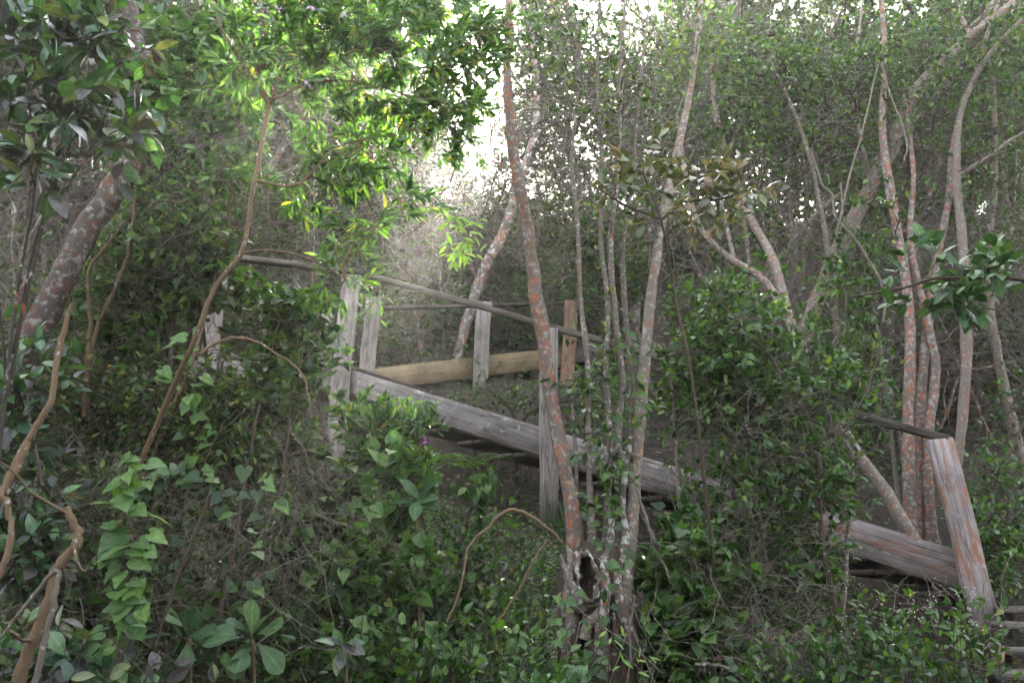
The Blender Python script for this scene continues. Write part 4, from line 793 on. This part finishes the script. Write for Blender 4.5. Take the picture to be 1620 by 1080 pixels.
for i, (lab, sp, blobs, ncl, Y) in enumerate(tang):
    bx = np.mean([b[0] for b in blobs]); by = max(b[1]+b[4] for b in blobs); byt = min(b[1]-b[4] for b in blobs)
    rg = np.random.default_rng(200+i); spn = []
    for k in range(3):
        x0 = bx+rg.uniform(-110, 110); bl = blobs[k % len(blobs)]
        g0 = P(x0, by, Y); gz = float(ground(g0[0], Y)); dpx = max(0, (g0[2]-gz))*F/Y
        spn.append([(x0, by+dpx+15, Y, 9), (x0+rg.uniform(-20, 20), by+dpx*.5, Y, 8), ((x0+bl[0])/2, (by+bl[1])/2, (Y+bl[2])/2, 6), (bl[0]+rg.uniform(-20, 20), bl[1], bl[2], 4), (bl[0]+rg.uniform(-30, 30), bl[1]-bl[4]*.8, bl[2], 2)])
    plant('scrambling_shrub', lab, 'shrub', spn, BM['twigb'] if i % 2 else BM['twig'], sp, blobs, ncl, 5, .22, 6, 120 if Y < 5.6 else 0, .0035, seed=300+i, trunk='stem', k=6, tmat=BM['twig'] if i % 3 else BM['twigb'], bare=int(ncl*2.0), n=16)

def tangle(name, label, blobs, n, ln, mat, seed, r=.0018, group=None, down=0.0):
    rg = np.random.default_rng(seed); p = blob_pts(rg, blobs, n); p[:, 2] = np.maximum(p[:, 2], ground(p[:, 0], p[:, 1])+.03)
    org = p.mean(0); w = walk(rg, p, rg.normal(size=(n, 3))*[1, .6, .8]+[0, 0, -down], rg.uniform(ln*.35, ln*1.4, n), 10, .22, -.02)
    mb = MB(); mb.tube(w, np.linspace(1, .45, 10)[None]*r*(.5+.9*rg.random((n, 1))), 3); o = mb.build(name, BM[mat], None, org, 'stuff'); o['label'] = label
tangle('twig_tangle', 'tangle of dry grey twigs across the lower left', [(150, 860, 4.5, 190, 150, .4), (380, 880, 4.6, 170, 130, .4), (90, 1000, 4.1, 120, 80, .3)], 400, .5, 'twig', 600)
tangle('twig_tangle', 'tangle of thin brown twigs in the left middle', [(150, 500, 5.0, 150, 200, .5), (300, 350, 5.1, 120, 160, .5), (330, 650, 4.9, 130, 100, .4)], 520, .45, 'twigb', 601)
tangle('twig_tangle', 'fan of dry straw-coloured stalks before the first post', [(450, 690, 5.0, 70, 60, .2), (430, 790, 4.9, 90, 70, .2)], 190, .55, 'twig', 602, .0016, None, .6)
tangle('twig_tangle', 'tangle of dry twigs in and under the thicket on the right', [(1200, 900, 5.2, 150, 110, .3), (1150, 1010, 4.9, 150, 60, .3), (1240, 700, 5.3, 140, 120, .3)], 600, .35, 'twig', 603, .002)
tangle('twig_tangle', 'lace of fine grey twigs hanging high behind the centre stems', [(760, 300, 8.5, 130, 130, 1.), (980, 200, 8.0, 170, 160, 1.), (1100, 350, 8.0, 120, 90, .8), (650, 420, 9.5, 90, 70, .7)], 650, .8, 'twig', 604, .0034)
tangle('twig_tangle', 'lace of fine grey twigs among the trees at upper right', [(1300, 200, 8.2, 170, 170, .8), (1500, 250, 8.2, 120, 190, .8), (1560, 500, 8.6, 80, 150, .8)], 520, .7, 'twig', 605, .003)

tangle('branch_tangle', 'dark crooked dead branches crossing under the canopy at the top', [(950, 130, 8.6, 260, 110, 1.2), (620, 330, 9.0, 130, 90, .8), (1300, 150, 8.4, 250, 120, .8)], 150, 1.3, 'dark', 607, .0075)

# fern and grass tufts
def fern(label, cx, cy, Y, n, ln, seed):
    rg = np.random.default_rng(seed); c = P(cx, cy, Y); c[2] = max(c[2], float(ground(c[0], c[1]))); root = thing('fern', label, 'fern', c); org = c
    for i in range(n):
        a = i*2*pi/n+rg.uniform(-.3, .3); d0 = np.array([cos(a)*.8, sin(a)*.8, .8]); w = walk(rg, c[None], d0[None], np.array([ln*rg.uniform(.7, 1.1)]), 14, .04, -.10)[0]
        mb = MB(); mb.tube(w, np.linspace(.003, .001, 14), 4); lv = Leaves(); tg = nz(np.gradient(w, axis=0))[2:]; sd = nz(np.cross(tg, [0, 0, 1.]))
        for s_ in (-1, 1):
            lv.add(w[2:], sd*s_+tg*.35, np.tile([0, 0, 1.], (12, 1)), np.linspace(.10, .02, 12)*ln/.4, rg.random(12))
        leaf_geo(mb, 'lance', *lv.arrays()); mb.build('frond', LM['cover'], root, org)
fern('small fern in the shade under the front treads', 738, 745, 7.4, 7, .38, 70)
def tuft(label, cx, cy, Y, n, ln, seed):
    rg = np.random.default_rng(seed); c = P(cx, cy, Y); c[2] = float(ground(c[0], c[1])); root = thing('grass_tuft', label, 'grass', c); lv = Leaves()
    lv.add(c+.05*rg.normal(size=(n, 3))*[1, 1, 0], nz(rg.normal(size=(n, 3))*.45+[0, 0, 1]), rg.normal(size=(n, 3))+[0, -.5, 0], rg.uniform(.6, 1.1, n)*ln, rg.random(n)); link_leaves(root, c, lv, 'blade', 'blade', None, n, 3, 'blade')
tuft('tuft of strap leaves behind the bright ivy strand', 270, 870, 4.8, 26, .5, 71); tuft('thin grass tuft leaning beside the stump, on its left', 870, 900, 5.2, 20, .45, 72); tuft('grass tuft at the foot of the middle post', 895, 850, 7.6, 18, .4, 73)
herb('leafy_herb', 'small fresh herbs in the clearing inside the hoop-like dead twig', 'herb', 790, 920, 5.7, 70, 40, .3, 70, 8, 'med', 150, 89)
herb('leafy_herb', 'low herbs on the bank between the low bushy shrub and the drooping plant', 'herb', 690, 900, 5.6, 60, 50, .3, 70, 8, 'ivy', 150, 95)
herb('leafy_herb', 'herbs crowding the dark edge below the treads, left of the middle post', 'herb', 790, 810, 6.9, 70, 25, .3, 60, 7, 'med', 80, 96)
strand('leafy creeper straggling down over the front of the hollow stump', [(985, 860), (968, 900), (960, 960), (940, 1010), (925, 1080)], 4.72, 16, .055, 'ivy', 97, side=22)
strand('leafy creeper on the left flank of the stump', [(905, 930), (890, 980), (895, 1040), (880, 1090)], 4.72, 14, .055, 'bright', 98, side=22)
fern('second small fern under the treads, further left and lower', 700, 730, 7.6, 6, .34, 99)
tangle('twig_tangle', 'stray dry stems standing on the bank below the front stringer', [(640, 880, 5.4, 120, 90, .3), (800, 880, 5.8, 90, 70, .3)], 130, .45, 'twig', 606, .0018)
tuft('dark grass tuft under the thicket at the bottom', 1280, 1060, 5.0, 14, .5, 74)

# ------------------------------------------------------------------ ground cover and litter (nobody could count it)
def cover(name, n, xr, yr, shape, mat, size, hgt, seed, dens, flat=1.0):
    rg = np.random.default_rng(seed); y = rg.uniform(*yr, n*3); x = rg.uniform(-1, 1, n*3)*(.62*y+.5) if xr is None else rg.uniform(*xr, n*3)
    keep = rg.random(n*3) < dens(x, y); x, y = x[keep][:n], y[keep][:n]; m = len(x)
    p = np.stack([x, y, ground(x, y)+hgt*rg.random(m)**1.5], 1); lv = Leaves()
    lv.add(p, nz(rg.normal(size=(m, 3))*[1, 1, .35]), np.array([0, -.5, 1.])*flat+.4*rg.normal(size=(m, 3)), rg.uniform(*size, m), rg.random(m))
    mb = MB(); leaf_geo(mb, shape, *lv.arrays()); mb.build(name, LM[mat], kind='stuff')
def patch(x, y):
    un = (x-_SA[0])*_NB[0]+(y-_SA[1])*_NB[1]
    v = .5+.5*np.sin(1.7*x+.9*y)*np.sin(1.1*y-.8*x+1); c = np.exp(-((x+.45)/1.5)**2)*(y > 4.6)*(y < 9.5); return np.clip(.28*v+.85*c, 0, 1)*((un < -.1) | (un > 1.9))
cover('ground_carpet', 36000, (-3.4, .7), (4.8, 9.6), 'oval', 'carpet', (.022, .042), .13, 85, lambda x, y: (_NB[0]*(x-_SA[0])+_NB[1]*(y-_SA[1]) < -.12)*np.clip(1.15-((x+1.1)/2.3)**4, 0, 1)*np.clip(.75+.5*np.sin(3*x+1)*np.sin(2.3*y), .1, 1))
cover('ground_cover', 22000, None, (4.3, 12), 'oval', 'cover', (.025, .048), .14, 80, patch)
cover('undergrowth', 24000, None, (5, 22), 'kite', 'small', (.04, .08), .45, 81, lambda x, y: .35+.5*np.sin(2.1*x+.3)*np.sin(1.4*y))
cover('leaf_litter', 26000, None, (3.6, 18), 'kite', 'litter', (.03, .07), .03, 82, lambda x, y: .8+0*x)
rg = np.random.default_rng(83); n = 2600; y = rg.uniform(4.2, 15, n); x = rg.uniform(-1, 1, n)*(.6*y+.4); p = np.stack([x, y, ground(x, y)+.05+.35*rg.random(n)], 1)
tw = walk(rg, p, rg.normal(size=(n, 3))*[1, 1, .8], rg.uniform(.15, .7, n), 6, .3, 0); MB().tube(tw, np.linspace(1, .4, 6)[None]*.0028*(.5+rg.random((n, 1))), 3).build('dead_twigs', BM['twig'], kind='stuff')

# ------------------------------------------------------------------ the wood on the slope behind: a few grown kinds, copied
def proto_tree(seed, h, n1, n2, n3, per, lean=.15, stems=2, leafsize=(.05, .085), bark='far', sp='far', crown_from=.35, r0=.07):
    rg = np.random.default_rng(seed); tr = MB(); tw = MB(); lv = Leaves(); starts = []; SP['_t'] = ('kite', 'kite', 'far', leafsize, 1.0, .7)
    for s in range(stems):
        a = rg.uniform(0, 2*pi); d = np.array([cos(a)*lean, sin(a)*lean, 1.]); n = 16
        w = walk(rg, np.array([[.12*cos(a), .12*sin(a), -.2]]), d[None], np.array([h*rg.uniform(.8, 1.05)]), n, .12, .04)[0]
        rough_tube(rg, tr, w, np.linspace(1, .2, n)*r0*rg.uniform(.7, 1.1), 7, .1); starts.append(w)
    W = np.array(starts)
    k = rg.integers(0, stems, n1); t = (crown_from+(1-crown_from)*rg.random(n1))*15; i = np.minimum(t.astype(int), 14); f = (t-i)[:, None]
    s1 = W[k, i]*(1-f)+W[k, i+1]*f; d1 = nz(rg.normal(size=(n1, 3))*[1, 1, .5]+[0, 0, .5]); l1 = h*rg.uniform(.12, .32, n1)*(1.2-t/20)
    b1 = walk(rg, s1, d1, l1, 9, .22, .06); tr.tube(b1, np.linspace(1, .3, 9)[None]*.016*(.6+.8*rg.random((n1, 1))), 5)
    k = rg.integers(0, n1, n2); s2 = b1[k, rg.integers(3, 9, n2)]; b2 = walk(rg, s2, nz(rg.normal(size=(n2, 3))+[0, 0, .2]), rg.uniform(.3, .9, n2), 7, .3, .03); tw.tube(b2, np.linspace(1, .4, 7)[None]*.006*(.6+.8*rg.random((n2, 1))), 4)
    k = rg.integers(0, n2, n3); s3 = b2[k, rg.integers(2, 7, n3)]; b3 = walk(rg, s3, nz(rg.normal(size=(n3, 3))+[0, 0, .15]), rg.uniform(.15, .5, n3), 5, .3, .02); tw.tube(b3, np.linspace(1, .4, 5)[None]*.003*(.6+.8*rg.random((n3, 1))), 3)
    # dead lower twigs
    nd = n3//2; k = rg.integers(0, stems, nd); s4 = W[k, rg.integers(1, 12, nd)]; b4 = walk(rg, s4, nz(rg.normal(size=(nd, 3))*[1, 1, .6]), rg.uniform(.3, 1.1, nd), 6, .35, 0); tw.tube(b4, np.linspace(1, .4, 6)[None]*.0045*(.5+.8*rg.random((nd, 1))), 3)
    parts = [('trunk', tr.mesh('trunk', BM[bark])), ('twigs', tw.mesh('twigs', BM['twig']))]
    if per:
        leaf_on(rg, lv, b3, per, '_t', .1); mb = MB(); leaf_geo(mb, 'kite', *lv.arrays()); parts.append(('crown', mb.mesh('crown', LM['far'])))
    return parts
def zone(x, y):
    u = PW/2+F*x/(y*1.05)
    k = 0 if u < 420 else 1 if u < 700 else 2 if u < 960 else 3 if u < 1300 else 4
    return ('at the left, behind the big leaning trunk', 'behind the landing and the flowering shrub', 'behind the upper flight at the centre', 'right of centre, behind the coppice stems and thicket', 'at the right, behind the red stemmed trees')[k]
def place(parts, name, label, cat, group, loc, rot, sc):
    root = thing(name, label, cat, loc, group); root.rotation_euler = (0, 0, rot); root.scale = (sc[0], sc[0], sc[1])
    for nm, me in parts:
        o = bpy.data.objects.new(nm, me); C.objects.link(o); o.parent = root
        if nm != 'trunk': o['kind'] = 'stuff'
def low(x, y):
    """height factor: trees shortened to clear a path for sunlight"""
    if abs(x+.4) < 1.9 and 14.5 < y < 15.5: return .27
    if abs(x+.4) < 2.5 and y < 13: return .45
    return .57 if abs(x+.4) < 1.7 else 1
TP = [proto_tree(500+i, 8.0, 34, 230, 1000, 7, .13+.06*(i % 3), 1+i % 3, leafsize=(.07, .12), r0=.06, bark=('far', 'pale', 'dark')[i % 3]) for i in range(6)]
BP = [proto_tree(520+i, 3.0, 20, 110, 420, 0, .35, 4, bark='far', crown_from=.15, r0=.02) for i in range(3)]
UP_ = [proto_tree(530+i, 1.5, 22, 120, 420, 9, .45, 4, (.06, .10), 'dark', crown_from=.1, r0=.015) for i in range(3)]
rg = np.random.default_rng(90)
def scatter(n, y0, y1, mind, seed, keep):
    rg = np.random.default_rng(seed); out = []
    for _ in range(n*40):
        y = y0+(y1-y0)*rg.random()**.9; x = rg.uniform(-1, 1)*(.60*y+1.2)
        if keep(x, y) and all((x-a)**2+(y-b)**2 > mind*mind for a, b in out): out.append((x, y))
        if len(out) >= n: break
    return out
def on_stairs(x, y):
    def seg(ax, ay, bx, by, r):
        t = np.clip(((x-ax)*(bx-ax)+(y-ay)*(by-ay))/((bx-ax)**2+(by-ay)**2), 0, 1); return (x-ax-t*(bx-ax))**2+(y-ay-t*(by-ay))**2 < r*r
    return seg(-3, 10.1, -1, 10, 1.1) or seg(-1, 9.6, 3.3, 7.2, 1.2) or seg(-1.2, 11.5, 1.7, 13.9, 1.1)
for i, (x, y) in enumerate(scatter(88, 11.2, 22.5, .9, 91, lambda x, y: not on_stairs(x, y) and abs(x-.05) > .35+.012*y and not (abs(x+.55) < 1.9 and y < 14.5) and not (x > 2.5 and y > 14 and math.sin(57.3*x+31.1*y) > 0))):
    place(TP[i % 6], 'slender_tree', ('slender hazy tree ' if y < 19 else 'far slender tree in the haze ')+zone(x, y), 'tree', ('slender trees ' if y < 19 else 'far slender trees ')+zone(x, y), (x, y, float(ground(x, y))), rg.uniform(0, 6.28), (lambda w, h, f: (w*f**.6, h*f))(rg.uniform(.8, 1.2), rg.uniform(.8, 1.15), low(x, y)))
for i, (x, y) in enumerate(scatter(90, 9.5, 24, .6, 92, lambda x, y: not on_stairs(x, y) and not (y < 12.9 and -1.8 < x < 2.2 and y < 12.2+.9*(x-.2)))):
    place(BP[i % 3], 'bare_shrub', 'leafless twiggy shrub '+zone(x, y), 'shrub', 'bare twiggy shrubs '+zone(x, y), (x, y, float(ground(x, y))), rg.uniform(0, 6.28), (rg.uniform(.8, 1.3), rg.uniform(.8, 1.3)))
for i, (x, y) in enumerate(scatter(200, 9.8, 24, .5, 93, lambda x, y: not on_stairs(x, y) and not (y < 12.9 and -1.8 < x < 2.2 and y < 12.2+.9*(x-.2)))):
    place(UP_[i % 3], 'understorey_shrub', 'low leafy shrub on the slope '+zone(x, y), 'shrub', 'low leafy shrubs '+zone(x, y), (x, y, float(ground(x, y))), rg.uniform(0, 6.28), (rg.uniform(.7, 1.2), rg.uniform(.6, 1.1)))

# unseen trees added beside and behind the viewer to block low sky light
rg = np.random.default_rng(94)
for i, (x, y) in enumerate([(-5.2, -2.5), (-3.4, -5.5), (-1.2, -7.5), (1.4, -6.2), (3.6, -4.6), (5.6, -1.6), (-6.5, 1.0), (6.4, 2.0), (-7.6, -6), (0.2, -10.5), (6.8, -6.5), (-4.2, -9.5), (3.6, -9.2), (-2.4, -4.2), (2.6, -2.9), (-5.2, 3.6), (8, -3), (-9, -2), (-3, -13), (1.6, -14), (5.2, -12.5), (-7, -12), (9, -9), (-10.5, -8), (-.8, -4.6), (4.6, -7.2), (-5, -7), (1, -8.6), (9.5, .5), (-9, 2.2)]):
    place(TP[(i*5) % 6], 'slender_tree', 'unseen slender tree added to block low sky, on the viewer side of the stairs', 'tree', 'unseen sky-blocking trees added on the viewer side of the stairs', (x, y, float(ground(x, y))), rg.uniform(0, 6.28), (1.4, rg.uniform(.9, 1.15)))

# ------------------------------------------------------------------ haze: one closed box of even air round camera and scene
if HAZE_DENSITY > 0:
    m, nt, N, L = newmat('haze'); pv = N.new('ShaderNodeVolumePrincipled'); pv.inputs['Color'].default_value = (.95, .93, .9, 1); pv.inputs['Density'].default_value = HAZE_DENSITY; pv.inputs['Anisotropy'].default_value = .80
    o = N.new('ShaderNodeOutputMaterial'); L.new(pv.outputs[0], o.inputs['Volume'])
    zlo = -22.0; a, b_, c, d, e, f_ = -85, 85, -60, 105, zlo, 24.0
    V = [(x, y, z) for z in (e, f_) for (x, y) in ((a, c), (b_, c), (b_, d), (a, d))]
    MB().add(V, [(3, 2, 1, 0), (4, 5, 6, 7), (0, 1, 5, 4), (1, 2, 6, 5), (2, 3, 7, 6), (3, 0, 4, 7)]).build('haze', m, kind='stuff', shade=False)
